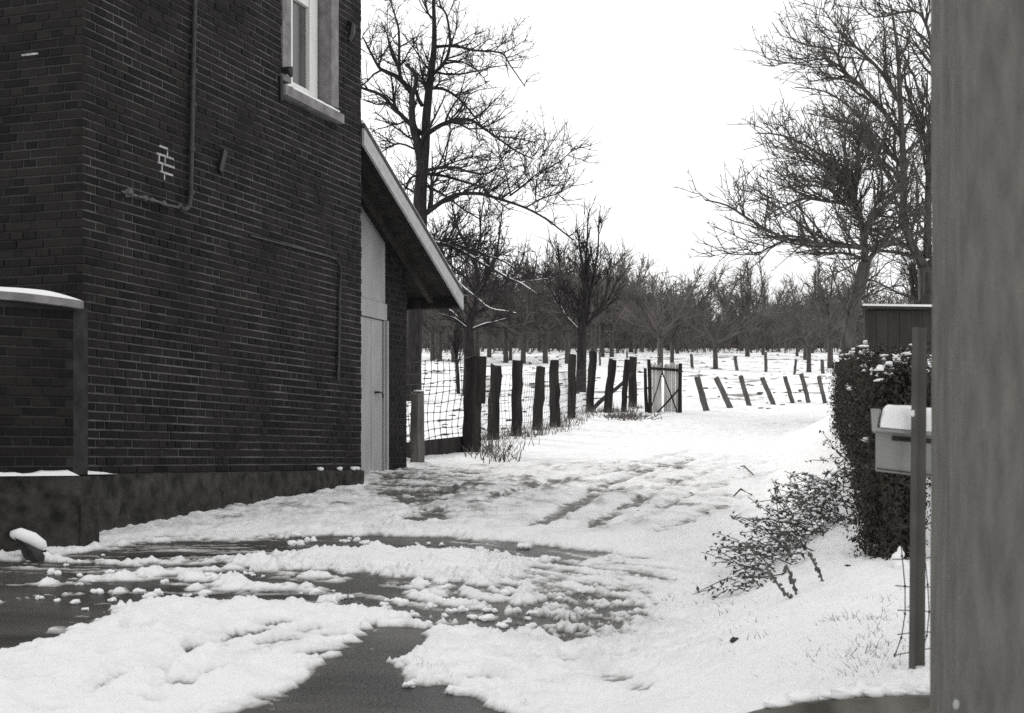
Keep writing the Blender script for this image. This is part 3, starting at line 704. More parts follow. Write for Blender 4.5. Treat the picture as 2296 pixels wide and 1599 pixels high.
# ------------------------------------------------------------------ lean-to behind the house
P1 = P0 + D * (WL + .002)
def WA(s, o, z): return P1 + D * s + Nn * o + Z3 * z
lean = tag(empty("lean_to", P1 + Z3 * bz(P1.x, P1.y)), "lean-to shed with sloping dark roof and pale grey door behind the house", "lean-to")
RZ0, RS, LL = 4.48, .50, 2.68
def rz(s): return RZ0 - RS * s
rec = -.5
m_ = MB()
def quadslab(m, s0, s1, o0, o1, f0, f1):
    """slab following the roof slope between two height functions"""
    v = [WA(s0, o0, f0(s0)), WA(s1, o0, f0(s1)), WA(s1, o1, f0(s1)), WA(s0, o1, f0(s0)), WA(s0, o0, f1(s0)), WA(s1, o0, f1(s1)), WA(s1, o1, f1(s1)), WA(s0, o1, f1(s0))]
    m.add(v, [(0, 3, 2, 1), (4, 5, 6, 7), (0, 1, 5, 4), (1, 2, 6, 5), (2, 3, 7, 6), (3, 0, 4, 7)])
quadslab(m_, 0.0, LL, -4.2, .035, lambda s: rz(s) - .02, lambda s: rz(s) + .03)
roof = part(m_, "roof", M['roof'], lean)
for k in range(7):
    m_ = MB(); o1 = -.004 - k * .14; quadslab(m_, .0, LL - .01, o1 - .134, o1, lambda s: rz(s) - .045, lambda s: rz(s) - .023); part(m_, "soffit_board", M['dark_wood'], lean, sub=roof)  # shade under the roof is put into the dark colour of boards and rafters
for k in (1, 2):
    m_ = MB(); quadslab(m_, .0, LL - .05, -.32 * k - .06, -.32 * k, lambda s: rz(s) - .14, lambda s: rz(s) - .047); part(m_, "rafter", M['dark_wood'], lean, sub=roof)
m_ = MB(); quadslab(m_, 0.0, LL + .03, .004, .030, lambda s: rz(s) - .185, lambda s: rz(s) - .022); part(m_, "barge_board", M['barge'], lean, sub=roof)
m_ = MB(); quadslab(m_, LL + .002, LL + .028, -4.2, .0, lambda s: rz(s) - .17, lambda s: rz(s) - .024); part(m_, "fascia_board", M['dark_wood'], lean, sub=roof)
m_ = MB(); quadslab(m_, 0.02, LL + .03, -4.1, .01, lambda s: rz(s) + .031, lambda s: rz(s) + .075); part(m_, "roof_snow", M['snow'], lean, sub=roof)
m_ = MB(); gz = rz(LL) - .06; pts = [WA(LL + .09, .06, gz), WA(LL + .09, -4.0, gz + .02)]; m_.tube(pts, [.038, .038], 8); part(m_, "gutter", M['iron'], lean)
# walls, set back under the verge
m_ = MB(); gnd = .75
v = [WA(0, rec, 2.72 + .20), WA(1.72, rec, 2.72 + .20), WA(1.72, rec, rz(1.72) - .05), WA(0, rec, rz(0) - .05)]
m_.add(v + [p - Nn * .12 for p in v], [(0, 1, 2, 3), (4, 7, 6, 5), (1, 5, 6, 2), (0, 3, 7, 4), (2, 6, 7, 3)])
part(m_, "gable_panel", M['grey_paint'], lean)
m_ = MB(); a = WA(.3, rec - .05, 2.735); m_.box(a, D * 1.37, Nn * .075, Z3 * .18); part(m_, "lintel", M['grey_paint'], lean)
door = None
for k, (s0, s1) in enumerate(((.42, .71), (.714, 1.006), (1.010, 1.302), (1.308, 1.598))):
    m_ = MB(); a = WA(s0, rec - .045, .86); m_.box(a, D * (s1 - s0 - .006), Nn * .045, Z3 * (2.725 - .86))
    if door is None: door = part(m_, "door", M['grey_paint'], lean)
    else: part(m_, "plank", M['grey_paint'], lean, sub=door)
m_ = MB(); hp = WA(1.40, rec + .0, 1.93); m_.tube([hp, hp + Nn * .05, hp + Nn * .05 + D * .09 - Z3 * .005, hp + Nn * .05 + D * .105 - Z3 * .06], [.012, .012, .011, .009], 6); part(m_, "handle", M['iron'], lean, sub=door)
m_ = MB(); m_.box(WA(.42, rec - .06, .86), D * 1.18, Nn * .012, Z3 * 1.86); part(m_, "backing_board", M['dark_wood'], lean, sub=door)
m_ = MB(); a = WA(1.602, rec - .08, .86); m_.box(a, D * .03, Nn * .10, Z3 * 1.87); a = WA(1.634, rec - .08, .86); m_.box(a, D * .036, Nn * .125, Z3 * 1.87); part(m_, "door_jamb", M['grey_paint'], lean)
m_ = MB(); a = WA(1.672, rec - .2, .8)
v = [WA(1.672, rec + .0, .8), WA(2.26, rec + .0, .8), WA(2.26, rec, rz(2.26) - .05), WA(1.672, rec, rz(1.672) - .05)]
m_.add(v + [p - Nn * .3 for p in v], [(0, 1, 2, 3), (4, 7, 6, 5), (1, 5, 6, 2), (0, 3, 7, 4), (2, 6, 7, 3)])
a = WA(2.06, rec - .3, .8); m_.box(a + D * .2, D * .01, -Nn * 3.3, Z3 * (rz(2.26) - .9))
lw = part(m_, "pier", M['dark_mortar'], lean)
b_ = MB()
for (s, l, z) in courses(1.675, 2.262, .85, rz(1.75)):
    if z + BH > rz(s + l) - .06: continue
    vsx, fsx = brick_verts(l, j=.0015, rng=rng); b_.add([WA(s + v_[0], rec + .006 - v_[1] * .5, z + v_[2]) for v_ in vsx], fsx)
pb = part(b_, "brickwork", M['brick'], lean, sub=lw); pb["kind"] = "stuff"

# ------------------------------------------------------------------ fence posts
def post_mesh(foot, top, w, rng, notch=0, d=None, n=6, sink=.25):
    """split or sawn post: slightly irregular prism from below ground to its top"""
    m = MB(); foot = Vector(foot); top = Vector(top); ax = (top - foot); L = ax.length; ax.normalize()
    sx = Vector((1, 0, 0)) - ax * ax.x; sx.normalize(); sy = ax.cross(sx); d = d or w * .8
    rings = 9; ang = [2 * math.pi * (k + .5) / n + rng.uniform(-.12, .12) for k in range(n)]
    ox = [0] * rings
    for i in range(rings):
        t = -sink / L + (1 + sink / L) * i / (rings - 1)
        cx = rng.uniform(-.07, .07) * w; s_ = 1.06 - .10 * i / rings + rng.uniform(-.06, .05)
        if notch and i >= rings - notch: s_ *= .88; cx += w * .05
        c = foot + ax * (L * t) + sx * cx
        for a in ang:
            m.v.append(tuple(c + sx * math.cos(a) * w * .56 * s_ + sy * math.sin(a) * d * .56 * s_ + ax * (rng.uniform(-.035, .03) if i == rings - 1 else 0)))
    for i in range(rings - 1):
        for k in range(n): m.f.append((i * n + k, i * n + (k + 1) % n, (i + 1) * n + (k + 1) % n, (i + 1) * n + k))
    m.f.append(tuple((rings - 1) * n + k for k in range(n)))
    return m
def cap_mesh(top, w, rng, t=.03):
    m = MB(); m.blob(Vector(top) + Vector((0, 0, t * .35)), w * .46, w * .40, t, rng, 9, 6, .15, .6); return m
rng = random.Random(21)
POSTS = [  # foot px,py  top px,py  width m, label, snow cap, notch
 ((1058,1020),(1064,801),.215,"stout dark fence post with a plank nailed on, nearest the lean-to",0,0),
 ((1103,992),(1112,818),.165,"dark square fence post next after the stout planked one",0,0),
 ((1157,985),(1160,812),.165,"dark fence post, third from the lean-to",0,0),
 ((1204,973),(1211,824),.160,"short dark fence post with a notched right edge, fourth from the lean-to",0,2),
 ((1243,964),(1242,808),.175,"dark fence post with a snowy broken top, fifth from the lean-to",1,1),
 ((1281,944),(1282,796),.155,"brown fence post in front of the vase-shaped tree trunk",0,0),
 ((1320,928),(1330,789),.165,"tall brown fence post at the foot of the diagonal brace",0,0),
 ((1361,930),(1373,805),.175,"leaning brown fence post crossed by the diagonal brace",1,0),
 ((1397,928),(1405,808),.115,"thin crooked fence post between the brace and its end post",1,0),
 ((1417,918),(1418,800),.190,"thick brown fence post holding the upper end of the brace",0,0)]
post_xy = []
for i, (f, t, w, lab, cap, notch) in enumerate(POSTS):
    p = gp(*f); Y = p.y; top = at(t[0], t[1], Y + rng.uniform(-.05, .05)); post_xy.append((p, top))
    o = tag(empty("fence_post", p), lab, "fence post", "dark posts along the road fence")
    part(post_mesh(p, top, w * 1.07, rng, notch), "shaft", M['post'], o)
    if i == 0:
        m_ = MB(); a = at(1073, 905, Y - .10); b = at(1076, 799, Y - .10); m_.bar(a, b, .17, .035, (0, 1, 0)); part(m_, "nailed_plank", M['post'], o)
    if cap: part(cap_mesh(top, w, rng), "snow_cap", M['snow'], o, smooth=True)
a = post_xy[6][0] + Vector((.09, -.1, .12)); b = at(1417, 838, post_xy[9][0].y - .12)
br = tag(empty("brace_pole", a), "thin diagonal brace pole leaning between the brown fence posts", "pole")
m_ = MB(); n = 7
m_.tube([a.lerp(b, i / n) + Vector((0, 0, .02 * math.sin(i))) for i in range(n + 1)], [.05, .052, .05, .05, .046, .046, .044, .042], 7); part(m_, "shaft", M['post'], br)

# stub post, low board and netting by the lean-to
p = gp(936, 1044); q = at(937, 879, p.y)
stub = tag(empty("stub_post", p), "short grey round post beside the low board and the lean-to", "fence post")
part(post_mesh(p, q, .15, rng, n=10, d=.15), "shaft", M['old_wood'], stub); part(cap_mesh(q, .13, rng, .018), "snow_cap", M['snow'], stub, smooth=True)
ra = gp(908, 1026); rb_ = post_xy[0][0] + Vector((-.1, .05, 0)); 
lowb = tag(empty("low_board", ra), "low dark board on edge between the stub post and the stout post", "board")
m_ = MB(); A = Vector((ra.x, p.y + .35, snow_z(ra.x, p.y + .35) - .1)); B = Vector((rb_.x, rb_.y, snow_z(rb_.x, rb_.y) - .1))
m_.box(A, B - A, Vector((.01, .04, 0)), Z3 * .31); part(m_, "board", M['post'], lowb)

def netting(P, H, nh, dx, label, rng, r=.0035):
    base_p = P[0]; o = tag(empty("wire_netting", base_p), label, "netting"); m = MB(); m2 = MB()
    path = []
    for a, b in zip(P, P[1:]):
        k = max(2, int((b - a).length / dx))
        for i in range(k): path.append(a.lerp(b, i / k))
    path.append(P[-1])
    for j in range(nh + 1):
        pts = [p_ + Z3 * (H * (j / nh) ** 1.25 + .02 + .012 * math.sin(i * .9 + j)) + Vector((.01 * math.sin(i * 1.7 + j), 0, 0)) for i, p_ in enumerate(path)]
        m.tube(pts, [r] * len(pts), 3)
    for i, p_ in enumerate(path):
        pts = [p_ + Z3 * (H * (j / nh) ** 1.25 + .02) + Vector((.02 * math.sin(j * .8 + i * .3) + .03 * j / nh, 0, 0)) for j in range(nh + 1)]
        m2.tube(pts, [r] * len(pts), 3)
        for j in range(nh + 1): m2.blob(pts[j], r * 2.2, r * 2.2, r * 3, rng, 4, 3, .1)
    part(m, "line_wire", M['wire'], o); part(m2, "stay_wire", M['wire'], o); return o
def on(pt, back=.12): return Vector((pt.x, pt.y + back, snow_z(pt.x, pt.y + back)))
s0 = Vector((ra.x - .05, p.y + .32, snow_z(ra.x, p.y + .32) + .12)); s1 = Vector((B.x, B.y + .02, B.z + .28))
netting([s0, s1], 1.03, 9, .155, "square wire netting between the stub post and the stout planked post", rng, .0045)
netting([on(a_[0]) for a_ in post_xy[:7]], .95, 8, .15, "fine wire netting behind the row of dark fence posts", rng, .0028)

# ------------------------------------------------------------------ field gate
ga = gp(1458, 930); Yg = ga.y
gate = tag(empty("field_gate", ga), "small picket field gate with dark frame and crossed braces", "gate")
def gpt(px, py): return at(px, py, Yg)
m_ = MB(); m_.tube([gpt(1457, 936), gpt(1456, 860), gpt(1454, 806)], [.042, .04, .04], 7); part(m_, "hanging_post", M['post'], gate)
m_ = MB(); m_.tube([gpt(1450, 936), gpt(1447, 880), gpt(1446, 826)], [.045, .04, .035], 7); part(m_, "side_post", M['post'], gate)
m_ = MB(); m_.tube([gpt(1524, 934), gpt(1524, 870), gpt(1525, 815)], [.045, .042, .04], 7); part(m_, "latch_post", M['post'], gate)
m_ = MB(); m_.bar(gpt(1455, 826) + Vector((0, -.05, 0)), gpt(1525, 831) + Vector((0, -.05, 0)), .06, .055); part(m_, "top_rail", M['post'], gate)
m_ = MB(); m_.bar(gpt(1495, 928) + Vector((0, -.05, 0)), gpt(1516, 928) + Vector((0, -.05, 0)), .05, .05); part(m_, "bottom_rail", M['post'], gate)
for a_, b_, r in (((1482, 838), (1458, 915), .013), ((1484, 838), (1518, 928), .016), ((1470, 928), (1523, 870), .022)):
    m_ = MB(); m_.tube([gpt(*a_) + Vector((0, -.08, 0)), gpt((a_[0] + b_[0]) / 2 + 1, (a_[1] + b_[1]) / 2) + Vector((0, -.08, 0)), gpt(*b_) + Vector((0, -.08, 0))], [r, r, r], 6); part(m_, "brace", M['post'], gate)
k = 0; xx = 1459.5
while xx < 1521:
    t = gpt(xx + rng.uniform(-.6, .6), 814 + rng.uniform(-2, 4)); b = gpt(xx + rng.uniform(-.5, .5), 929)
    m_ = MB(); m_.bar(b + Vector((0, .01, 0)), t + Vector((0, .01, 0)), .041 + rng.uniform(-.008, .003), .02, (0, 1, 0))
    if not (1484 < xx < 1487): part(m_, "picket", M['picket'], gate)
    xx += 4.35

# ------------------------------------------------------------------ leaning posts and second fence row
for i, (f, t) in enumerate([((1584,926),(1563,845)),((1638,919),(1606,848)),((1680,914),(1660,845)),((1735,911),(1709,848)),((1778,908),(1759,845)),((1814,909),(1796,838)),((1850,908),(1835,845))]):
    p = gp(*f); top = at(t[0], t[1], p.y - .1)
    o = tag(empty("leaning_post", p), ["first", "second", "third", "fourth", "fifth", "sixth", "seventh"][i] + " leaning round post right of the picket gate", "fence post", "leaning posts right of the gate")
    ww = rng.uniform(.10, .13); m_ = post_mesh(p, top, ww, rng, n=8, d=ww); part(m_, "shaft", M['far_post'], o)
for i, (x_, y0, x2, y1) in enumerate([(1345,821,1344,789),(1406,812,1405,790),(1552,827,1549,794),(1652,834,1648,799),(1717,835,1716,790),(1780,841,1784,806),(1845,840,1842,806)]):
    p = gp(x_, y0); top = at(x2, y1, p.y)
    o = tag(post_mesh(p, top, rng.uniform(.13, .19), rng, n=7).build("field_post", M['far_post']), ["first", "second", "third", "fourth", "fifth", "sixth", "seventh"][i] + " small post from the left in the farther field fence", "fence post", "posts of the farther field fence")

# ------------------------------------------------------------------ hedge on the bank
rng = random.Random(8)
hd = tag(empty("hedge", (xh(7), 7, bz(xh(7), 7))), "clipped dark hedge with snow flecks along the bank", "hedge")
def hw(Y): return .20 + .42 * min(1, max(0, (Y - 6.7) / 4.0))
def hh(Y): return .93 - .15 * min(1, (Y - 6.7) / 3.4)
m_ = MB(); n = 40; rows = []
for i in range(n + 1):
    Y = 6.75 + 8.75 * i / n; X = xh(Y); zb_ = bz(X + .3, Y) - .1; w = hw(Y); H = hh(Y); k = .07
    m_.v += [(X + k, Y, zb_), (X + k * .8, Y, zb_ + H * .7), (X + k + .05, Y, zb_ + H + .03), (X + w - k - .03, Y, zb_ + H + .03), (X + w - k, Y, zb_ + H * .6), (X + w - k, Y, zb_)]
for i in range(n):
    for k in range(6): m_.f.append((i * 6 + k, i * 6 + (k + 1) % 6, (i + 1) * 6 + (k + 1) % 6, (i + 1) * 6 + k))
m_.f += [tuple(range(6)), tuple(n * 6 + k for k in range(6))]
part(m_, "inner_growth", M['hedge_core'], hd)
lf = MB(); sf = MB(); tw = MB()
def hn(Y, z_): return .045 * math.sin(3.1 * Y + 2.3 * z_) + .03 * math.sin(7.7 * Y - 5 * z_) + .02 * math.sin(17 * Y + 9 * z_)
def leaf(m, p, nrm, s, rng):
    t = Vector((rng.uniform(-1, 1), rng.uniform(-1, 1), rng.uniform(-1, 1))).cross(nrm)
    if t.length < .05: return
    t.normalize(); b = nrm.cross(t)
    m.v += [tuple(p - t * s), tuple(p + b * s * .5 + nrm * s * .2), tuple(p + t * s), tuple(p - b * s * .5 + nrm * s * .2)]; k = len(m.v); m.f.append((k - 4, k - 3, k - 2, k - 1))
for k in range(60000):
    Y = 6.7 + 8.85 * rng.random() ** 1.4; X = xh(Y); w = hw(Y); H = hh(Y); zb_ = bz(X + .1, Y) - .06; r = rng.random()
    if r < .62: p = Vector((X + rng.gauss(.03, .035), Y, zb_ + H * rng.random())); nn = Vector((-1, -.3, .2))
    elif r < .84: p = Vector((X + w * rng.random(), Y, zb_ + H + .03 + rng.gauss(0, .02))); nn = Vector((0, -.2, 1))
    elif r < .92: p = Vector((X + w - .03 + rng.gauss(0, .03), Y, zb_ + H * rng.random())); nn = Vector((1, 0, .1))
    else: p = Vector((X + w * rng.random(), 6.72 + rng.gauss(0, .05), bz(X, 6.7) + hh(6.7) * rng.random())); nn = Vector((-.1, -1, .1)); p.x = xh(6.7) + hw(6.7) * rng.random()
    p += Vector((-abs(hn(p.y, p.z)) if r < .62 else 0, hn(p.x * 3, p.z) if r > .92 else 0, hn(p.y * 1.3, p.x * 4) * .8 if .62 <= r < .84 else 0))
    nn = (nn + Vector((rng.gauss(0, .6), rng.gauss(0, .6), rng.gauss(0, .6)))).normalized()
    leaf(lf, p, nn, rng.uniform(.008, .017), rng)
    if r < .62 and hn(p.y * 2, p.z * 3) > .05 and rng.random() < .008 or (.62 <= r < .84 and hn(p.y, p.x * 5) > .0 and rng.random() < .06): sf.blob(p + Z3 * .008, rng.uniform(.008, .035), rng.uniform(.008, .03), rng.uniform(.005, .014), rng, 6, 4, .45)
for k in range(260):
    Y = 6.7 + 8.85 * rng.random() ** 1.4; X = xh(Y); p = Vector((X + rng.gauss(.05, .04), Y, bz(X + .1, Y) - .05 + hh(Y) * rng.random() ** .6)); d = Vector((rng.uniform(-1, -.1), rng.uniform(-.5, .5), rng.uniform(-.1, .9))).normalized()
    l_ = rng.uniform(.06, .2); tw.tube([p, p + d * l_ * .5, p + d * l_ + Z3 * .02], [.003, .0025, .0012], 3)
part(lf, "foliage", M['hedge_leaf'], hd)["kind"] = "stuff"; part(sf, "snow_flecks", M['snow'], hd, smooth=True)["kind"] = "stuff"; part(tw, "twigs", M['hedge_leaf'], hd)["kind"] = "stuff"

# ------------------------------------------------------------------ shed behind the hedge
sx0, sy0 = 6.09, 24.6; sz0 = bz(sx0, sy0)
shed = tag(empty("garden_shed", (sx0, sy0, sz0)), "dark wooden garden shed with a thin line of snow on its flat roof", "shed")
zt = at(1938, 696, sy0).z
for k in range(16):
    m_ = MB(); m_.box((sx0 + k * .2, sy0 - rng.uniform(0, .006), sz0 - .2), (.194, 0, 0), (0, .03, 0), (0, 0, zt - sz0 + .2 - .002)); part(m_, "board", M['shed'], shed)
m_ = MB(); m_.box((sx0 + .015, sy0 + .03, sz0 - .2), (3.18, 0, 0), (.66, 2.4, 0), (0, 0, zt - sz0 + .15)); part(m_, "shed_body", M['shed'], shed)
m_ = MB(); m_.add([(sx0 - .09, sy0 - .15, zt + .02), (sx0 + 3.3, sy0 - .15, zt - .03), (sx0 + 4.0, sy0 + 2.6, zt - .03), (sx0 + .64, sy0 + 2.6, zt + .02), (sx0 - .09, sy0 - .15, zt + .06), (sx0 + 3.3, sy0 - .15, zt + .01), (sx0 + 4.0, sy0 + 2.6, zt + .01), (sx0 + .64, sy0 + 2.6, zt + .06)],
    [(0, 3, 2, 1), (4, 5, 6, 7), (0, 1, 5, 4), (1, 2, 6, 5), (2, 3, 7, 6), (3, 0, 4, 7)]); srf = part(m_, "roof", M['shed'], shed)
m_ = MB(); m_.add([(sx0 - .08, sy0 - .16, zt + .062), (sx0 + 3.3, sy0 - .16, zt + .012), (sx0 + 4.0, sy0 + 2.58, zt + .012), (sx0 + .64, sy0 + 2.58, zt + .062), (sx0 - .07, sy0 - .14, zt + .10), (sx0 + 3.3, sy0 - .14, zt + .055), (sx0 + 4.0, sy0 + 2.5, zt + .055), (sx0 + .64, sy0 + 2.5, zt + .10)],
    [(4, 5, 6, 7), (0, 1, 5, 4), (1, 2, 6, 5), (2, 3, 7, 6), (3, 0, 4, 7)]); part(m_, "roof_snow", M['snow'], shed, sub=srf)

# ------------------------------------------------------------------ near right: pillar, steel post, letterbox, kerb
PY = 3.0; xl = (2087 - CX_) / F_ * (PY + .25) - .008
pil = tag(empty("pillar", (xl + .2, PY + .15, .19)), "tall weathered grey pillar filling the right edge", "pillar")
m_ = MB(); n = 60; rr = random.Random(4); b = .014
prof = [(.008, .25), (.003, b), (.001 + b * .35, b * .35), (b, 0), (.12, 0), (.24, 0), (.40 - b, 0), (.40, b), (.40, .25)]
for i in range(n + 1):
    z_ = -.1 + 4.6 * i / n; ww = .0012 * math.sin(z_ * 5) + rr.uniform(-.0006, .0006); lean_ = -.007 * max(0, 1.1 - z_) ** 1.3
    for (dx, dy) in prof: m_.v.append((xl + dx + (ww + lean_ if dx < .05 else 0), PY + dy, z_))
k_ = len(prof)
for i in range(n):
    for k in range(k_): m_.f.append((i * k_ + k, i * k_ + (k + 1) % k_, (i + 1) * k_ + (k + 1) % k_, (i + 1) * k_ + k))
m_.f.append(tuple(n * k_ + k for k in range(k_)))
part(m_, "shaft", M['pillar'], pil)
m_ = MB(); m_.blob(at(2143, 1579, PY - .004), .007, .007, .011, rr, 7, 5, .1); part(m_, "nail_head", M['zinc'], pil, smooth=True)

pf = gp(2043, 1528); Yp = pf.y
spost = tag(empty("steel_post", pf), "thin dark steel angle post in front of the letterbox", "post")
m_ = MB()
def stp(px, py, dy=0): return at(px, py, Yp + dy)
# angle section: a broad flange facing the road and a narrow one catching the light
for (pxa, pxb, dy0, dy1) in ((2036, 2073, 0, .006),):
    a = stp(2037, 1560); b2 = stp(2047, 735); w = .052
    m_.add([a + Vector((0, 0, -.25)), a + Vector((w * .9, 0, -.25)), b2 + Vector((w * .78, 0, 0)), b2, a + Vector((0, .006, -.25)), a + Vector((w * .9, .006, -.25)), b2 + Vector((w * .78, .006, 0)), b2 + Vector((0, .006, 0))],
           [(0, 1, 2, 3), (7, 6, 5, 4), (0, 3, 7, 4), (1, 5, 6, 2), (3, 2, 6, 7)])
    m_.add([a + Vector((-.004, 0, -.25)), a + Vector((.004, -.022, -.25)), b2 + Vector((.004, -.022, 0)), b2 + Vector((-.004, 0, 0)), a + Vector((.010, -.022, -.25)), b2 + Vector((.010, -.022, 0))],
           [(0, 1, 2, 3), (1, 4, 5, 2), (2, 5, 3), (0, 3, 5, 4)])
part(m_, "flange", M['steel_post'], spost)
m_ = MB(); m_.blob(stp(2049, 927, -.012), .011, .005, .011, rr, 8, 6, 0); part(m_, "bolt", M['white_paint'], spost, smooth=True)
nb = [Vector((pf.x - .035, pf.y + .06, pf.z + .05)), Vector((pf.x + .6, pf.y + .45, pf.z + .05))]
net = netting(nb, .40, 5, .10, "low wire netting running from the thin steel post behind the pillar", rr, .002)

lb0 = at(1962, 1056, Yp + .07); LBY = Yp + .07; Wd = .32
lbx = tag(empty("letterbox", lb0), "pale grey metal letterbox with thick snow on its lid", "letterbox")
m_ = MB(); zb0 = at(1962, 1056, LBY).z; zb1 = at(1962, 962, LBY).z; xa = lb0.x
sl = -.028
v = [(xa, LBY, zb0), (xa + Wd, LBY - .01, zb0 + sl * 1.4), (xa + Wd, LBY + .20, zb0 + sl * 1.4), (xa, LBY + .21, zb0), (xa, LBY, zb1), (xa + Wd, LBY - .01, zb1 + sl), (xa + Wd, LBY + .20, zb1 + sl), (xa, LBY + .21, zb1)]
m_.add(v, [(0, 3, 2, 1), (4, 5, 6, 7), (0, 1, 5, 4), (1, 2, 6, 5), (2, 3, 7, 6), (3, 0, 4, 7)]); m_.v = [(X_ + max(0, Y_ - LBY) * .27, Y_, Z_) for X_, Y_, Z_ in m_.v]; part(m_, "box", M['zinc'], lbx)
m_ = MB(); xr = xa - .016; xe = xa + Wd + .02; t0 = at(1950, 966, LBY - .03).z; t1 = at(1949, 913, LBY - .03).z
# lid: a tray with raised end plates, its floor sloping to the front
m_.add([(xr + .012, LBY - .035, t0), (xe, LBY - .045, t0 + sl), (xe, LBY + .235, t0 + sl), (xr + .012, LBY + .24, t0), (xr + .012, LBY - .035, t0 + .010), (xe, LBY - .045, t0 + sl + .010), (xe, LBY + .235, t0 + sl + .03), (xr + .012, LBY + .24, t0 + .03)],
       [(0, 3, 2, 1), (4, 5, 6, 7), (0, 1, 5, 4), (1, 2, 6, 5), (2, 3, 7, 6), (3, 0, 4, 7)])
m_.add([(xr + .006, LBY - .037, t0 - .001), (xr + .002, LBY - .037, t1 - .004), (xr + .002, LBY + .242, t1), (xr + .006, LBY + .242, t0 - .001), (xr + .020, LBY - .037, t0 - .001), (xr + .030, LBY - .037, t1 - .006), (xr + .030, LBY + .242, t1), (xr + .020, LBY + .242, t0 - .001)],
       [(0, 1, 2, 3), (4, 7, 6, 5), (1, 5, 6, 2), (0, 4, 5, 1), (3, 2, 6, 7), (0, 3, 7, 4)])
m_.v = [(X_ + max(-.04, Y_ - LBY) * .27, Y_, Z_) for X_, Y_, Z_ in m_.v]; lid = part(m_, "lid", M['zinc'], lbx)
m_ = MB(); nx, ny = 26, 16; s0_ = xr + .031; T = t1 - t0 - .004
def snow_top(u, w_): 
    e = min(1, (u * (xe - s0_) / .03)) if u < .5 else 1; f_ = min(1, w_ / .16); g2 = min(1, (1 - w_) / .12)
    return (T + .006) * (max(0, 1 - (1 - e) ** 2) ** .5 * .8 + .2) * (max(0, 1 - (1 - f_) ** 2) ** .5) * (max(0, 1 - (1 - g2) ** 2) ** .5) + .0016 * math.sin(u * 23 + w_ * 9) * f_
for j in range(ny + 1):
    for i in range(nx + 1):
        u = (i / nx) ** 1.6; w_ = (j / ny) ** 1.3; X = s0_ + (xe - s0_) * u; Yq = LBY - .042 + .27 * w_
        m_.v.append((X, Yq, t0 + .0105 + sl * u + snow_top(u, w_)))
for j in range(ny):
    for i in range(nx): m_.f.append((j * (nx + 1) + i, j * (nx + 1) + i + 1, (j + 1) * (nx + 1) + i + 1, (j + 1) * (nx + 1) + i))
b3 = len(m_.v)
for j in range(ny + 1): X = m_.v[j * (nx + 1)]; m_.v.append((X[0], X[1], t0 + .0105))
for j in range(ny): m_.f.append((b3 + j, j * (nx + 1), (j + 1) * (nx + 1), b3 + j + 1))
m_.v = [(X_ + max(-.05, Y_ - LBY) * .27, Y_, Z_) for X_, Y_, Z_ in m_.v]; part(m_, "lid_snow", M['snow'], lbx, sub=lid, smooth=True)

m_ = MB(); m_.box((xa + .05, LBY - .006, zb1 - .035), (.22, -.007, -.018), (0, .004, 0), (0, 0, .014)); part(m_, "slot_flap", M['iron'], lbx)
m_ = MB(); m_.box((xa + .004, LBY - .004, zb0 + .006), (Wd - .01, -.01, sl * 1.35), (0, .003, 0), (0, 0, .003)); part(m_, "seam", M['iron'], lbx)
kb = MB(); n = 30; rr = random.Random(6)
for i in range(n + 1):
    X = .5 + 1.9 * i / n; Yk = kerbY(X); b_ = bz(X, Yk + .12); g_ = .065 * Yk
    for (dy, dz) in ((-.03, -.06), (-.03, 1), (.015, 1.02), (.12, 1.0)):
        kb.v.append((X, Yk + dy + rr.uniform(-.004, .004), g_ + (dz if dz < 0 else max(.02, b_ - g_ + .012)) + rr.uniform(-.004, .004)))
for i in range(n):
    for k in range(3): kb.f.append((i * 4 + k, (i + 1) * 4 + k, (i + 1) * 4 + k + 1, i * 4 + k + 1))
tag(kb.build("kerb", M['concrete']), kind='structure')

# ------------------------------------------------------------------ trees
def vadd(a, b, s=1.0): return (a[0] + b[0] * s, a[1] + b[1] * s, a[2] + b[2] * s)
def vnorm(a):
    l = math.sqrt(a[0] ** 2 + a[1] ** 2 + a[2] ** 2) or 1; return (a[0] / l, a[1] / l, a[2] / l)
def away(rng, d, ang):
    """unit vector at angle ang from d, random azimuth"""
    r = vnorm((rng.gauss(0, 1), rng.gauss(0, 1), rng.gauss(0, 1))); t = r[0] * d[0] + r[1] * d[1] + r[2] * d[2]
    s = vnorm((r[0] - t * d[0], r[1] - t * d[1], r[2] - t * d[2])); c, q = math.cos(ang), math.sin(ang)
    return (d[0] * c + s[0] * q, d[1] * c + s[1] * q, d[2] * c + s[2] * q)
def grow(rng, p, d, L, n, wob, up):
    pts = [p]; st = L / n
    for i in range(n):
        d = vnorm((d[0] + rng.gauss(0, wob), d[1] + rng.gauss(0, wob), d[2] + rng.gauss(0, wob) + up)); p = vadd(p, d, st); pts.append(p)
    return pts
def plen(pts): return sum(math.dist(a, b) for a, b in zip(pts, pts[1:]))
def pat(pts, rads, t):
    k = t * (len(pts) - 1); i = min(int(k), len(pts) - 2); f = k - i; a, b = pts[i], pts[i + 1]
    return (a[0] + (b[0] - a[0]) * f, a[1] + (b[1] - a[1]) * f, a[2] + (b[2] - a[2]) * f), vnorm((b[0] - a[0], b[1] - a[1], b[2] - a[2])), rads[i] + (rads[i + 1] - rads[i]) * f
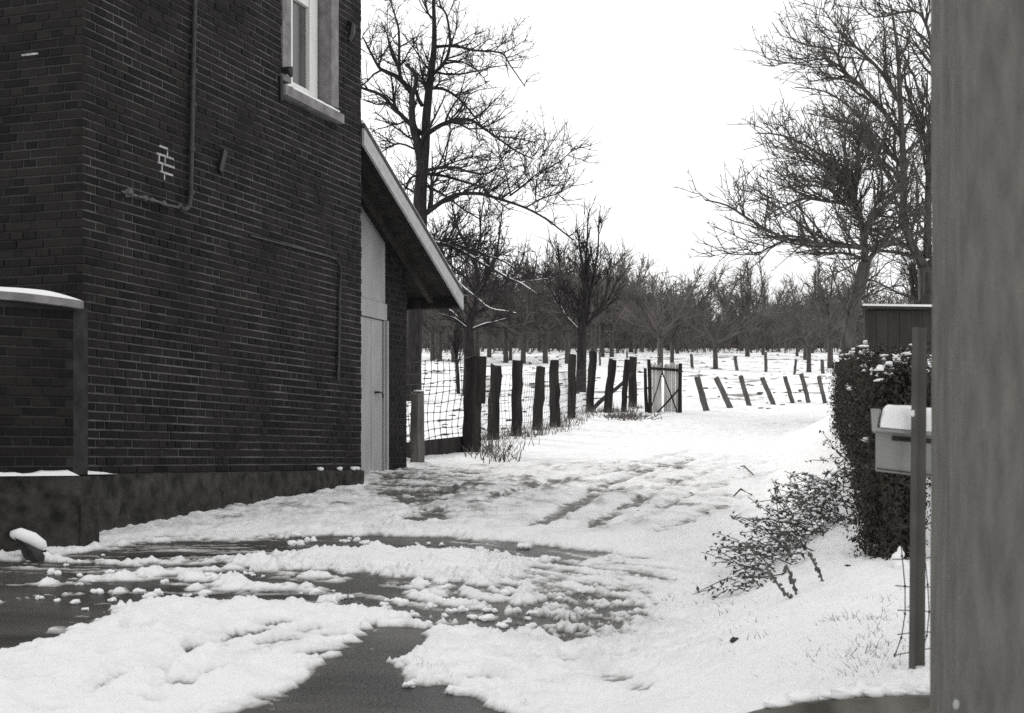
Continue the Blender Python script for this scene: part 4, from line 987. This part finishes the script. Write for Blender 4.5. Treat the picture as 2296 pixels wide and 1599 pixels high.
def sprout(rng, pts, rads, lv, P, out):
    if lv >= len(P): return
    den, l0, l1, a0, a1, up, rmin, tmin, nseg = P[lv]; L = plen(pts)
    n = int(L * den + rng.random())
    for k in range(n):
        t = tmin + (1 - tmin) * rng.random(); p, d, r = pat(pts, rads, t)
        dd = away(rng, d, math.radians(rng.uniform(a0, a1)))
        if dd[2] < -.25 and rng.random() < .75: dd = (dd[0], dd[1], -dd[2] * .6)
        l = rng.uniform(l0, l1) * (1 - .78 * t if lv == 0 else 1 - .5 * t); r0 = max(rmin, min(r * .65, l * .02 + rmin * .6))
        q = grow(rng, p, vnorm(dd), l, nseg, .16, up); rr = [max(rmin * .55, r0 * (1 - .75 * i / nseg)) for i in range(nseg + 1)]
        out.append((q, rr, lv)); sprout(rng, q, rr, lv + 1, P, out)
def smooth_path(pts, n=3):
    """Catmull-Rom through traced points"""
    o = []
    for i in range(len(pts) - 1):
        p0 = pts[max(0, i - 1)]; p1 = pts[i]; p2 = pts[i + 1]; p3 = pts[min(len(pts) - 1, i + 2)]
        for k in range(n):
            t = k / n; o.append(tuple(.5 * (2 * p1[c] + (p2[c] - p0[c]) * t + (2 * p0[c] - 5 * p1[c] + 4 * p2[c] - p3[c]) * t * t + (3 * p1[c] - p0[c] - 3 * p2[c] + p3[c]) * t ** 3) for c in range(3)))
    o.append(tuple(pts[-1])); return o
def snow_on(m, pts, rads, rng, k0=0.0):
    """snow lying along the top of a limb"""
    i = 0
    while i < len(pts) - 2:
        j = min(len(pts) - 1, i + rng.randint(2, 6))
        q = [(p[0], p[1], p[2] + r * .9) for p, r in zip(pts[i:j + 1], rads[i:j + 1])]
        rr = [max(.014, r * .75) * rng.uniform(.8, 1.2) for r in rads[i:j + 1]]; rr[0] *= .5; rr[-1] *= .5
        m.tube(q, rr, 5); i = j + (0 if rng.random() < .8 else 1)
def traced_tree(name, label, Y, trunk, limbs, P, mtl, seed, wob=1.8, twigs_from=0, fork=None):
    """trunk: [(px,py,r)], limbs: (points, r0, r1, depth swing m, snow)"""
    rng = random.Random(seed); foot = gp(trunk[0][0], trunk[0][1]) if Y is None else None
    if Y is None: Y = foot.y
    base_p = at(trunk[0][0], trunk[0][1], Y); base_p.z = bz(base_p.x, Y)
    o = tag(empty(name, base_p), label, "tree")
    tp = [tuple(at(a, b, Y)) for a, b, r in trunk]; tr = [r for a, b, r in trunk]
    tp = [(tp[0][0], tp[0][1], base_p.z - .3)] + tp; tr = [tr[0] * 1.25] + tr
    sp_ = smooth_path(tp, 3); sr = [tr[min(len(tr) - 1, i // 3)] + (tr[min(len(tr) - 1, i // 3 + 1)] - tr[min(len(tr) - 1, i // 3)]) * (i % 3) / 3 for i in range(len(sp_))]
    m = MB(); m.tube(sp_, sr, 10); part(m, "trunk", mtl, o, smooth=True)
    out = []; snow = MB()
    tl = len(sp_); sprout(rng, sp_[int(tl * .55):], [r * .5 for r in sr[int(tl * .55):]], 0, P, out)
    for pts, r0, r1, dz, sn in limbs:
        n = len(pts); w0 = rng.uniform(-.3, .3)
        path = [tuple(at(px, py, Y + dz * (i / max(1, n - 1)) ** 1.2)) for i, (px, py) in enumerate(pts)]
        path = smooth_path(path, 3); k = len(path); rad = [r0 + (r1 - r0) * (i / (k - 1)) ** .8 for i in range(k)]
        lm = MB(); lm.tube(path, rad, 7); part(lm, "limb", mtl, o, smooth=True)
        if sn: snow_on(snow, path, rad, rng)
        sprout(rng, path, rad, 0, P, out)
    m = MB()
    for q, rr, lv in out: m.tube(q, rr, 4 if lv == 0 else 3, cap=False)
    part(m, "crown", mtl, o)["kind"] = "stuff"
    if snow.v: part(snow, "limb_snow", M['snow'], o, smooth=True)
    return o

PB = [(5.0, .6, 2.2, 30, 65, .06, .015, .06, 5), (6.4, .3, 1.15, 28, 60, .07, .0112, .08, 3), (4.5, .08, .30, 35, 70, .05, .0095, .1, 2)]
Tz = lambda *z: [(783.4 + a * .3391, b * .3391) for a, b in z]
Tq = lambda *z: [(723 + a * .3392, 241 + b * .3392) for a, b in z]
limbs = [
 (Tz((472,1060),(455,960),(430,880),(415,800),(413,700),(416,620),(440,555),(430,480),(370,430)), .15, .04, -1.2, 0),
 (Tz((415,620),(330,520),(230,470),(190,440),(130,330),(90,250)), .085, .02, -2.0, 0),
 (Tz((335,525),(328,400),(325,200),(295,90),(255,-40)), .055, .018, 1.2, 0),
 (Tz((470,885),(400,820),(300,720),(210,630),(95,588),(20,560)), .085, .03, 1.0, 0),
 (Tz((515,885),(600,830),(700,795),(800,795),(870,840),(960,900),(1100,1000),(1210,1050)), .075, .016, -2.2, 0),
 (Tz((960,903),(1100,915),(1230,945)), .03, .012, 1.0, 0),
 (Tz((525,585),(620,590),(720,650),(800,740),(870,830),(960,910)), .05, .018, 1.8, 0),
 (Tz((545,500),(590,455),(640,390),(665,270),(640,100),(600,40),(590,-60)), .06, .018, -1.6, 0),
 (Tz((570,310),(700,305),(830,335),(1000,350),(1060,430),(1160,575)), .05, .014, 1.5, 0),
 (Tz((640,400),(740,410),(830,460),(890,520)), .03, .012, -1.0, 0),
 (Tz((560,130),(520,90),(495,0),(480,-60)), .04, .015, -1.0, 0),
 (Tz((480,700),(455,655),(440,600)), .06, .05, -.4, 0),
 (Tz((500,1130),(600,1110),(700,1110),(800,1140),(920,1145),(1000,1060),(1040,990)), .055, .015, -2.0, 0),
 (Tz((500,1150),(560,1155),(650,1170),(780,1210),(880,1240),(940,1300),(1060,1390)), .055, .016, 1.6, 0),
 (Tz((480,1430),(560,1370),(650,1310),(750,1280),(880,1285),(1000,1320),(1150,1370),(1300,1450),(1480,1590)), .085, .018, -1.8, 0),
 (Tz((1060,1295),(1160,1220),(1240,1150),(1400,1060),(1490,970)), .03, .010, -1.4, 0),
 (Tz((1170,1370),(1280,1310),(1400,1260),(1450,1080)), .026, .010, -2.4, 0),
 (Tz((1065,1290),(1010,1060),(960,905)), .024, .012, .6, 0),
 (Tz((1230,1330),(1240,1200),(1300,880)), .02, .009, .6, 0),
 (Tz((500,1225),(640,1300),(760,1390),(900,1470)), .045, .014, 2.2, 0),
 (Tz((460,1160),(400,1180),(365,1260)), .045, .02, -1.0, 0),
 (Tz((470,1290),(390,1250),(330,1200)), .04, .015, 1.2, 0),
 (Tz((455,1000),(330,950),(220,1000),(170,1040)), .035, .012, -1.0, 0),
 (Tq((610,800),(720,890),(830,915),(950,970),(1100,1060),(1250,1140),(1320,1170),(1450,1260)), .075, .018, -2.0, 1),
 (Tq((610,790),(760,885),(900,915),(1050,970),(1200,1020),(1330,1110)), .05, .016, .8, 1),
 (Tq((1300,1163),(1430,1140),(1530,1130)), .022, .010, -2.2, 1),
 (Tq((640,850),(780,1010),(850,1090),(920,1180),(1020,1260),(1110,1330),(1230,1350),(1280,1362)), .05, .012, -2.6, 1),
]
traced_tree("fruit_tree", "tall old bare fruit tree rising behind the lean-to roof", None,
    [(925,902,.27),(926,820,.235),(930,720,.23),(936,600,.215),(942,509,.20),(941,458,.195),(944,407,.18),(947,373,.17),(953,322,.135),(955,271,.125),(958,237,.12),(962,197,.11),(968,153,.095),(973,102,.08),(973,44,.06),(972,0,.05),(980,-50,.04),(985,-100,.02)], limbs, PB, M['bark'], 31)

PA = [(6.6, .5, 1.7, 22, 52, .16, .018, .10, 4), (5.0, .3, .9, 22, 50, .10, .014, .08, 3), (3.5, .1, .3, 30, 60, .08, .012, .1, 2)]
traced_tree("orchard_tree", "bare round-crowned orchard tree behind the stout planked fence post", None,
    [(1050,886,.215),(1052,820,.19),(1051,770,.185),(1050,742,.18),(1058,700,.13)],
    [([(1052,745),(1064,690),(1071,630),(1062,580),(1040,540),(1022,500),(1012,450)], .11, .02, -1.0, 0), ([(1064,690),(1085,640),(1110,580),(1120,520),(1126,465)], .08, .018, 1.4, 0),
     ([(1052,742),(1020,715),(983,703)], .035, .012, -1.2, 1), ([(1052,740),(1015,700),(995,690)], .03, .01, .9, 1), ([(1053,742),(1085,728),(1110,722),(1135,714)], .05, .012, -1.2, 1),
     ([(1066,660),(1040,620),(1005,590),(985,550),(975,510)], .06, .016, 1.6, 0), ([(1075,650),(1110,650),(1150,620),(1175,570)], .05, .015, -1.8, 0), ([(1060,590),(1075,540),(1078,490),(1085,440)], .05, .015, -.8, 0),
     ([(1055,720),(1065,705),(1085,690),(1130,660),(1175,640)], .05, .014, 1.8, 0), ([(1060,700),(1030,660),(1000,640)], .04, .014, -2.0, 0)], PA, M['bark'], 5)
PBt = [(5.6, .5, 1.6, 14, 40, .22, .017, .08, 4), (6.2, .3, 1.0, 15, 40, .14, .014, .08, 3), (3.0, .1, .3, 25, 50, .10, .012, .1, 2)]
traced_tree("orchard_tree", "bare vase-shaped orchard tree with upright twigs, behind the brown fence post", None,
    [(1302,882,.19),(1303,820,.17),(1304,770,.17),(1304,742,.18),(1308,700,.12)],
    [([(1304,745),(1312,690),(1310,630),(1300,560),(1292,500)], .10, .016, -.8, 0), ([(1306,745),(1320,680),(1330,620),(1340,560),(1342,500)], .09, .016, .8, 0), ([(1308,700),(1312,600),(1316,540),(1318,475)], .08, .014, 0, 0),
     ([(1300,742),(1280,722),(1262,700),(1240,672)], .03, .010, -1.2, 1), ([(1302,740),(1290,700),(1277,675),(1262,652)], .03, .010, -.6, 1), ([(1300,742),(1268,706),(1255,680),(1232,640)], .028, .01, 1.0, 1),
     ([(1308,740),(1340,700),(1370,660),(1385,620)], .06, .014, 1.2, 0), ([(1304,730),(1270,660),(1255,600),(1250,560)], .06, .014, 1.4, 0), ([(1308,735),(1345,690),(1362,640),(1370,590)], .05, .012, -1.4, 0)], PBt, M['bark'], 9)
PF = [(9.6, .5, 1.7, 25, 60, .06, .0084, .05, 4), (9.0, .22, .8, 28, 60, .07, .0080, .08, 3), (6.0, .06, .2, 35, 70, .06, .0068, .1, 2)]
Tf = lambda *z: [(1506.5 + a * .49, b * .49) for a, b in z]
traced_tree("leaning_tree", "bare leaning tree with long drooping left limb, rising beside the hedge", 22.7,
    [(1916,950,.125),(1904,860,.115),(1896,800,.11),(1906,720,.10),(1924,645,.098),(1938,590,.095)],
    [(Tf((880,1195),(870,1135),(700,1120),(600,1100),(530,1095),(430,1050),(330,990),(250,940),(150,915)), .05, .010, -1.2, 0), (Tf((530,1095),(450,1130),(370,1165),(230,1160)), .022, .007, .6, 0),
     (Tf((882,1195),(872,1050),(840,950),(830,850),(770,790),(650,690),(500,620),(380,610)), .06, .009, .8, 0), (Tf((832,850),(850,740),(855,640),(880,560),(900,480)), .04, .010, -.8, 0),
     (Tf((890,1205),(950,1130),(1050,1090),(1150,1060)), .05, .02, .8, 0), (Tf((836,940),(700,920),(600,910),(500,950),(430,990)), .035, .008, -1.4, 0), (Tf((838,900),(740,790),(650,720),(560,690),(470,640)), .03, .007, -1.8, 0),
     (Tf((870,1120),(900,1000),(950,900),(960,800),(930,700)), .045, .012, -.6, 0), (Tf((868,1060),(960,960),(1020,880),(1080,760)), .04, .012, 1.2, 0), (Tf((850,960),(760,880),(640,850),(560,850)), .03, .008, 1.4, 0),
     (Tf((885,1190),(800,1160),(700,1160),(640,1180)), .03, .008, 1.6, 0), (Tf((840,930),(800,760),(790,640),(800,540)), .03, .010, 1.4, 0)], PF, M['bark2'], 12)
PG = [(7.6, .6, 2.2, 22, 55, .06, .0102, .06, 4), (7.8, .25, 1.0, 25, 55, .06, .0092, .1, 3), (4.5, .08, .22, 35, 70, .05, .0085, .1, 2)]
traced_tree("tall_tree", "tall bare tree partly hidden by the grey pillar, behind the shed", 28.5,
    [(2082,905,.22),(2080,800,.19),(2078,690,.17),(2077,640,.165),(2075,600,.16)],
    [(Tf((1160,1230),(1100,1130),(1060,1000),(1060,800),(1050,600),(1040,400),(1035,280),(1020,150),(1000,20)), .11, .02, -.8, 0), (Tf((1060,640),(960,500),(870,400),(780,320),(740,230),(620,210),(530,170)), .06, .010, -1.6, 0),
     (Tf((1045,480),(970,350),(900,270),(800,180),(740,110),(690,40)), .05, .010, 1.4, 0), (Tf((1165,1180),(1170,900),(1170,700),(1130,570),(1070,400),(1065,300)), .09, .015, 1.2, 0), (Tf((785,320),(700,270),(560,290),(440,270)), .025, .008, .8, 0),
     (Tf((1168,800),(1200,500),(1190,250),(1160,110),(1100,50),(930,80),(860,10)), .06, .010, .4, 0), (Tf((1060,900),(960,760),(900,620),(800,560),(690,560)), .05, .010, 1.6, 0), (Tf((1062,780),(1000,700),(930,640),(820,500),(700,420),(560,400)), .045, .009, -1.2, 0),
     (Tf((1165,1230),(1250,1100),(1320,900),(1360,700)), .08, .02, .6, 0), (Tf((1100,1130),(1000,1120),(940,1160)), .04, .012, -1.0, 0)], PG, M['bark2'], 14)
# two thin stems beside the tall tree
for k, (pp_, lab) in enumerate((([(2052,720),(2048,660),(2040,600)], "thin slanting stem just left of the tall tree's trunk"), ([(2062,720),(2056,650),(2046,590)], "thin slanting stem nearest the tall tree's trunk"))):
    Y = 30.0; m_ = MB(); q = [tuple(at(a, b, Y)) for a, b in pp_]; q = [(q[0][0], Y, bz(q[0][0], Y) - .1)] + q
    o = tag(empty("sapling", q[0]), lab, "tree"); m_.tube(smooth_path(q, 3), [.045] * 4 + [.04] * 3 + [.035] * 3, 6); part(m_, "stem", M['bark2'], o)
    out = []; rg = random.Random(50 + k); sprout(rg, q[1:], [.03] * 3, 0, PG, out); m_ = MB()
    for a, b, lv in out: m_.tube(a, b, 3, cap=False)
    part(m_, "crown", M['bark2'], o)

# orchard trees of the far rows -------------------------------------------------
def orchard_proto(seed, H, spread, th, tr, dense=1.0, rt=.02):
    """returns (trunk mesh, crown mesh) with the foot at the origin"""
    rng = random.Random(seed); t = MB(); lean_ = rng.uniform(-.06, .06)
    tp = [(0, 0, -.4), (lean_ * .3, 0, th * .4), (lean_, 0, th)]; t.tube(tp, [tr * 1.2, tr, tr * .95], 7)
    out = []; n = rng.randint(5, 7)
    PP = [(4.2 * dense, .9, 2.6, 20, 58, .08, rt * 1.3, .12, 4), (4.0 * dense, .45, 1.3, 20, 50, .10, rt * 1.0, .08, 3)]
    for k in range(n):
        a = 2 * math.pi * (k + rng.random() * .6) / n; el = rng.uniform(.5, 1.15); d = vnorm((math.cos(a) * math.cos(el), math.sin(a) * math.cos(el), math.sin(el)))
        L = (H - th) * rng.uniform(.7, 1.0) * (.75 + .3 * math.sin(el)); q = grow(rng, tp[-1], d, L * (spread if el < .8 else 1), 6, .13, .07)
        rr = [tr * .55 * (1 - .8 * i / 6) + .012 for i in range(7)]; out.append((q, rr, 0)); sprout(rng, q, rr, 0, PP, out)
    c = MB()
    for q, rr, lv in out: c.tube(q, rr, 4 if rr[0] > .05 else 3, cap=False)
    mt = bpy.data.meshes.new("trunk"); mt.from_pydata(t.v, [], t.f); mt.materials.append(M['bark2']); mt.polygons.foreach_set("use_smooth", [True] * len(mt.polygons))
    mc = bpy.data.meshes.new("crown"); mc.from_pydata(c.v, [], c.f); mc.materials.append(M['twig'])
    return mt, mc
protos = [orchard_proto(100 + k, 7.2 + .6 * (k % 3), 1.15 + .15 * (k % 2), 1.9 + .3 * (k % 2), .17, 1.25) for k in range(5)]
rng = random.Random(77)
def put_tree(px, py, k, sc, label, group=None, Y=None):
    p = gp(px, py) if Y is None else Vector(((px - CX_) / F_ * Y, Y, bz((px - CX_) / F_ * Y, Y)))
    o = tag(empty("orchard_tree", p), label, "tree", group)
    o.rotation_euler = (0, 0, rng.uniform(0, 6.28)); o.scale = (sc, sc, sc)
    for me_ in protos[k % 5]:
        c_ = bpy.data.objects.new(me_.name.split('.')[0], me_); COL.objects.link(c_); c_.parent = o
    return o
put_tree(1480, 842, 1, .93, "bare orchard tree standing just behind the picket gate")
put_tree(1675, 801, 2, 1.12, "bare spreading orchard tree above the middle of the leaning posts")
put_tree(1861, 828, 3, 1.05, "bare orchard tree with thick trunk just left of the hedge top")
for i, (x_, y_) in enumerate([(970,810),(986,811),(1017,814),(1134,815),(1172,816),(1222,816),(1272,817),(1371,803),(1506,826),(1604,829),(1813,838)]):
    put_tree(x_, y_, i, rng.uniform(.92, 1.15) * (.8 if x_ > 1500 else 1), ["first","second","third","fourth","fifth","sixth","seventh","eighth","ninth","tenth","eleventh"][i] + " thin-trunked orchard tree from the left in the nearer row", "orchard trees of the nearer row")
for i in range(34):
    x_ = 950 + 980 * (i + rng.uniform(-1.2, 1.2)) / 34; Y = rng.uniform(112, 162)
    if 1560 < x_ < 1625 and Y < 150: continue
    put_tree(x_, 0, rng.randrange(5), rng.uniform(.7, 1.32) * (1.12 if x_ < 1420 else .95), "bare orchard tree along the crest of the snowy field", "orchard trees on the crest", Y)
tr0 = at(1028, 883, gp(1028, 883).y); m_ = MB(); q = [tuple(tr0 + Vector((0, 0, -.2))), tuple(at(1026, 840, tr0.y)), tuple(at(1022, 790, tr0.y)), tuple(at(1018, 740, tr0.y))]
o = tag(empty("young_tree", tr0), "young bare tree with a thin leaning trunk seen through the netting", "tree"); m_.tube(q, [.07, .06, .055, .04], 7); part(m_, "trunk", M['bark'], o)
out = []; sprout(random.Random(4), q[1:], [.05, .045, .04], 0, PA, out); m_ = MB()
for a, b, lv in out: m_.tube(a, b, 3, cap=False)
part(m_, "crown", M['bark'], o)

# the wood behind the crest: one mass of stems and twigs
rng = random.Random(99); m_ = MB()
for k in range(2600):
    Y = rng.uniform(160, 205); u = rng.uniform(-.09, .36) if rng.random() < .9 else rng.uniform(-.5, .6); X = u * Y; z0 = bz(X, Y)
    H = rng.uniform(4.0, 8.2) * (.85 + .22 * math.sin(u * 31) + .12 * math.sin(u * 67)) * (1.5 if u < .07 else 1.25 if u < .12 else .95); q = grow(rng, (X, Y, z0), (rng.gauss(0, .08), 0, 1), H, 5, .10, .05); rr = [.11, .09, .07, .05, .035, .02]
    m_.tube(q, rr, 3, cap=False)
    for j in range(11):
        p_, d_, r_ = pat(q, rr, rng.uniform(.08, 1)); m_.tube(grow(rng, p_, vnorm(away(rng, d_, rng.uniform(.5, 1.2))), rng.uniform(.8, 2.6), 3, .2, .06), [.045, .035, .028, .018], 3, cap=False)
for k in range(900):
    Y = rng.uniform(138, 163); u = rng.uniform(-.08, .27); X = u * Y; q = grow(rng, (X, Y, bz(X, Y)), (rng.gauss(0, .3), 0, 1), rng.uniform(1.2, 3.2), 4, .22, .05)
    m_.tube(q, [.06, .05, .04, .03, .02], 3, cap=False)
    for j in range(6):
        p_, d_, r_ = pat(q, [.05] * 5, rng.uniform(.08, 1)); m_.tube(grow(rng, p_, vnorm(away(rng, d_, rng.uniform(.5, 1.2))), rng.uniform(.6, 1.6), 3, .2, .04), [.035, .03, .022, .015], 3, cap=False)
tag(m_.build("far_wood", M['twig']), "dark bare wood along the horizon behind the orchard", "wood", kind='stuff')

# ------------------------------------------------------------------ grass, stubble and plants poking through the snow
rng = random.Random(55)
def blades(m, c, n, hgt, spread, lean=.5, w=.004):
    for k in range(n):
        X = c[0] + rng.gauss(0, spread); Y = c[1] + rng.gauss(0, spread); z_ = snow_z(X, Y) - .03; d = rng.gauss(0, lean) * hgt; e = rng.gauss(0, lean) * hgt; hh_ = hgt * rng.uniform(.4, 1.2); w_ = w * rng.uniform(.7, 1.4)
        n0 = len(m.v); m.v += [(X - w_, Y, z_), (X + w_, Y + w_, z_), (X + d * .5 + w_ * .7, Y + e * .5, z_ + hh_ * .6), (X + d * .5 - w_ * .7, Y + e * .5, z_ + hh_ * .6), (X + d, Y + e, z_ + hh_)]
        m.f += [(n0, n0 + 1, n0 + 2, n0 + 3), (n0 + 3, n0 + 2, n0 + 4)]
m_ = MB()
for (pa, pb) in zip(post_xy, post_xy[1:]):
    for k in range(34):
        t = rng.random(); c_ = pa[0].lerp(pb[0], t); blades(m_, (c_.x + rng.gauss(.05, .22), c_.y - rng.uniform(-.3, .35)), rng.randint(2, 7), rng.uniform(.08, .28), .07, .35, .0045)
for k in range(46):
    t = rng.random(); a = gp(1380 + 50 * t, 938 + 10 * rng.random()); blades(m_, (a.x, a.y), 6, .16, .2, 1.4, .012)
for k in range(30):
    a = gp(1070 + 70 * rng.random(), 1015 + 30 * rng.random()); blades(m_, (a.x, a.y), 5, .20, .1, .5, .006)
tag(m_.build("dry_grass", M['straw']), "dry grass stalks poking through the snow along the fence", "grass", kind='stuff')
m_ = MB()
for k in range(620):      # field stubble
    Y = 22 + 120 * rng.random() ** 1.5; u = rng.uniform(-.09, .25); X = u * Y
    if X - xh(min(Y, 26)) > -1.2 and Y < 30: continue
    if Y < 34 and X > -.6 + (Y - 20) * .267 - .3: continue
    s_ = rng.uniform(.02, .06) * (1 + Y / 120); z_ = snow_z(X, Y) + .005
    m_.blob((X, Y, z_), s_ * rng.uniform(1, 2.2), s_, s_ * .6, rng, 5, 4, .5, .5)
tag(m_.build("field_tufts", M['straw']), "dark grass tufts dotting the snowy field", "grass", kind='stuff')
m_ = MB()
for k in range(340):      # grass and debris on the bank at the right
    px, py = rng.choice([(1600, 1360), (1640, 1450), (1850, 1420), (1950, 1480), (1800, 1500), (1980, 1440), (1750, 1080), (1700, 1060), (1850, 1020), (1900, 1520), (1970, 1505), (1940, 1450), (1990, 1490), (1990, 1400)])
    a = gp(px + rng.gauss(0, 45), py + rng.gauss(0, 28)); blades(m_, (a.x, a.y), rng.randint(3, 8), rng.uniform(.025, .06), .028, .7, .0017)
for k in range(60):      # bits of straw and crumbs on the road snow
    a = gp(rng.uniform(1250, 1750), rng.uniform(985, 1180)); s_ = rng.uniform(.006, .016); m_.blob((a.x, a.y, a.z + SNOW_H), s_ * 1.6, s_, s_ * .5, rng, 5, 4, .4, .5)
tag(m_.build("bank_grass", M['straw']), "thin grass blades and crumbs poking through the bank snow", "grass", kind='stuff')

def bramble(px, py, n, L, seed, lab, grp):
    rg = random.Random(seed); a = gp(px, py); a.z += .03; o = tag(empty("bramble", a), lab, "bramble", grp); st = MB(); lv = MB(); sn = MB()
    for k in range(n):
        d = vnorm((rg.gauss(-.75, .45), rg.gauss(-.25, .45), rg.uniform(.35, 1.0))); l = L * rg.uniform(.55, 1.2)
        b = (a.x + rg.gauss(0, .09), a.y + rg.gauss(0, .12), 0); b = (b[0], b[1], snow_z(b[0], b[1]) - .03)
        q = grow(rg, b, d, l, 7, .12, -.10); st.tube(q, [.0042 - .00035 * i for i in range(8)], 4)
        for j in range(int(l * 34)):
            p_, dd, r_ = pat(q, [0.004] * 8, rg.uniform(.2, 1)); p_ = Vector(p_) + Vector((rg.gauss(0, .018), rg.gauss(0, .018), rg.gauss(-.004, .014)))
            nn = Vector((rg.gauss(-.2, .5), rg.gauss(-.4, .5), rg.uniform(.1, 1))).normalized(); s_ = rg.uniform(.010, .021); leaf(lv, p_, nn, s_, rg)
            if rg.random() < .36: sn.blob(p_ + Z3 * .007, s_ * .85, s_ * .85, .008, rg, 6, 4, .2, .5)
    part(st, "stems", M['stem'], o); part(lv, "leaves", M['leaf'], o)["kind"] = "stuff"; part(sn, "leaf_snow", M['snow'], o, smooth=True)["kind"] = "stuff"
BR = [(1700,1335,9,.50),(1735,1300,9,.50),(1770,1262,9,.50),(1800,1232,9,.48),(1835,1205,9,.48),(1865,1190,9,.46),(1895,1180,8,.42),(1760,1215,7,.42),(1815,1175,9,.46),(1860,1150,9,.46),(1895,1130,8,.46),(1890,1085,6,.42),(1905,1040,4,.35),(1840,1120,7,.42),(1720,1265,7,.42)]
for i, (a, b, n, L) in enumerate(BR):
    bramble(a + 18, b - 10, n + 3, L * .78, 300 + i, "arching snow-dusted bramble in the thicket on the bank", "brambles on the bank")
def seed_stem(pts, lab):
    Y = gp(*pts[0]).y; q = [tuple(at(a, b, Y)) for a, b in pts]; o = tag(empty("seed_stem", q[0]), lab, "plant"); m = MB(); m.tube(smooth_path(q, 3), [.005] * (3 * (len(q) - 1) + 1), 5); part(m, "stalk", M['stem'], o)
    m = MB(); rg = random.Random(len(pts) * 7 + int(pts[0][0])); path = smooth_path(q, 4)
    for p_ in path[3:]: m.blob(Vector(p_) + Vector((rg.gauss(0, .006), 0, rg.gauss(0, .006))), rg.uniform(.005, .010), rg.uniform(.005, .009), rg.uniform(.006, .012), rg, 6, 5, .3)
    part(m, "seed_heads", M['leaf'], o)
seed_stem([(1845,1322),(1840,1290),(1826,1265),(1812,1238)], "upright dead seed stem on the bank, rightmost of three")
seed_stem([(1788,1352),(1782,1320),(1772,1290),(1763,1268)], "short dead seed stem standing in the middle of three on the bank")
seed_stem([(1785,1355),(1765,1335),(1748,1318),(1732,1290),(1720,1278)], "bent dead seed stem leaning left below the brambles")
for (a, b, c_, lab) in (((1685,1128),(1660,1122),(1645,1130), "dark arched twig lying on the road snow by the brambles"), ((1688,1080),(1668,1066),(1660,1060), "small dark broken twig on the snow above the brambles")):
    p_ = gp(*b); q = [Vector(gp(*a)) + Z3 * .07, p_ + Z3 * .10, Vector(gp(*c_)) + Z3 * .07]; o = tag(empty("twig", p_), lab, "twig"); m_ = MB(); m_.tube([tuple(v_) for v_ in q], [.008, .010, .007], 5); part(m_, "stick", M['stem'], o)
for (a, b, r, lab) in ((1750,1408,.030,"small dark stone half sunk in the bank snow"),(1647,1458,.028,"dark clod of earth low on the bank snow"),(1900,1290,.03,"dark bent leaf clump on the bank by the hedge foot")):
    p_ = gp(a, b); m_ = MB(); m_.blob((p_.x, p_.y, p_.z + .035), r * .7, r * .6, r * .5, rng, 8, 6, .2); o = m_.build("stone", M['stone'], smooth=True); tag(o, lab, "stone")
p_ = gp(2015, 1292); m_ = MB(); rg = random.Random(2)
for k in range(7): m_.blob((p_.x + rg.gauss(0, .008), p_.y + rg.gauss(0, .008), p_.z + .035 + k * .013), .045 - k * .0055, .04 - k * .005, .022, rg, 9, 7, .12)
tag(m_.build("snowy_clump", M['snow'], smooth=True), "pointed lump of snow at the hedge foot beside the steel post", "snow")
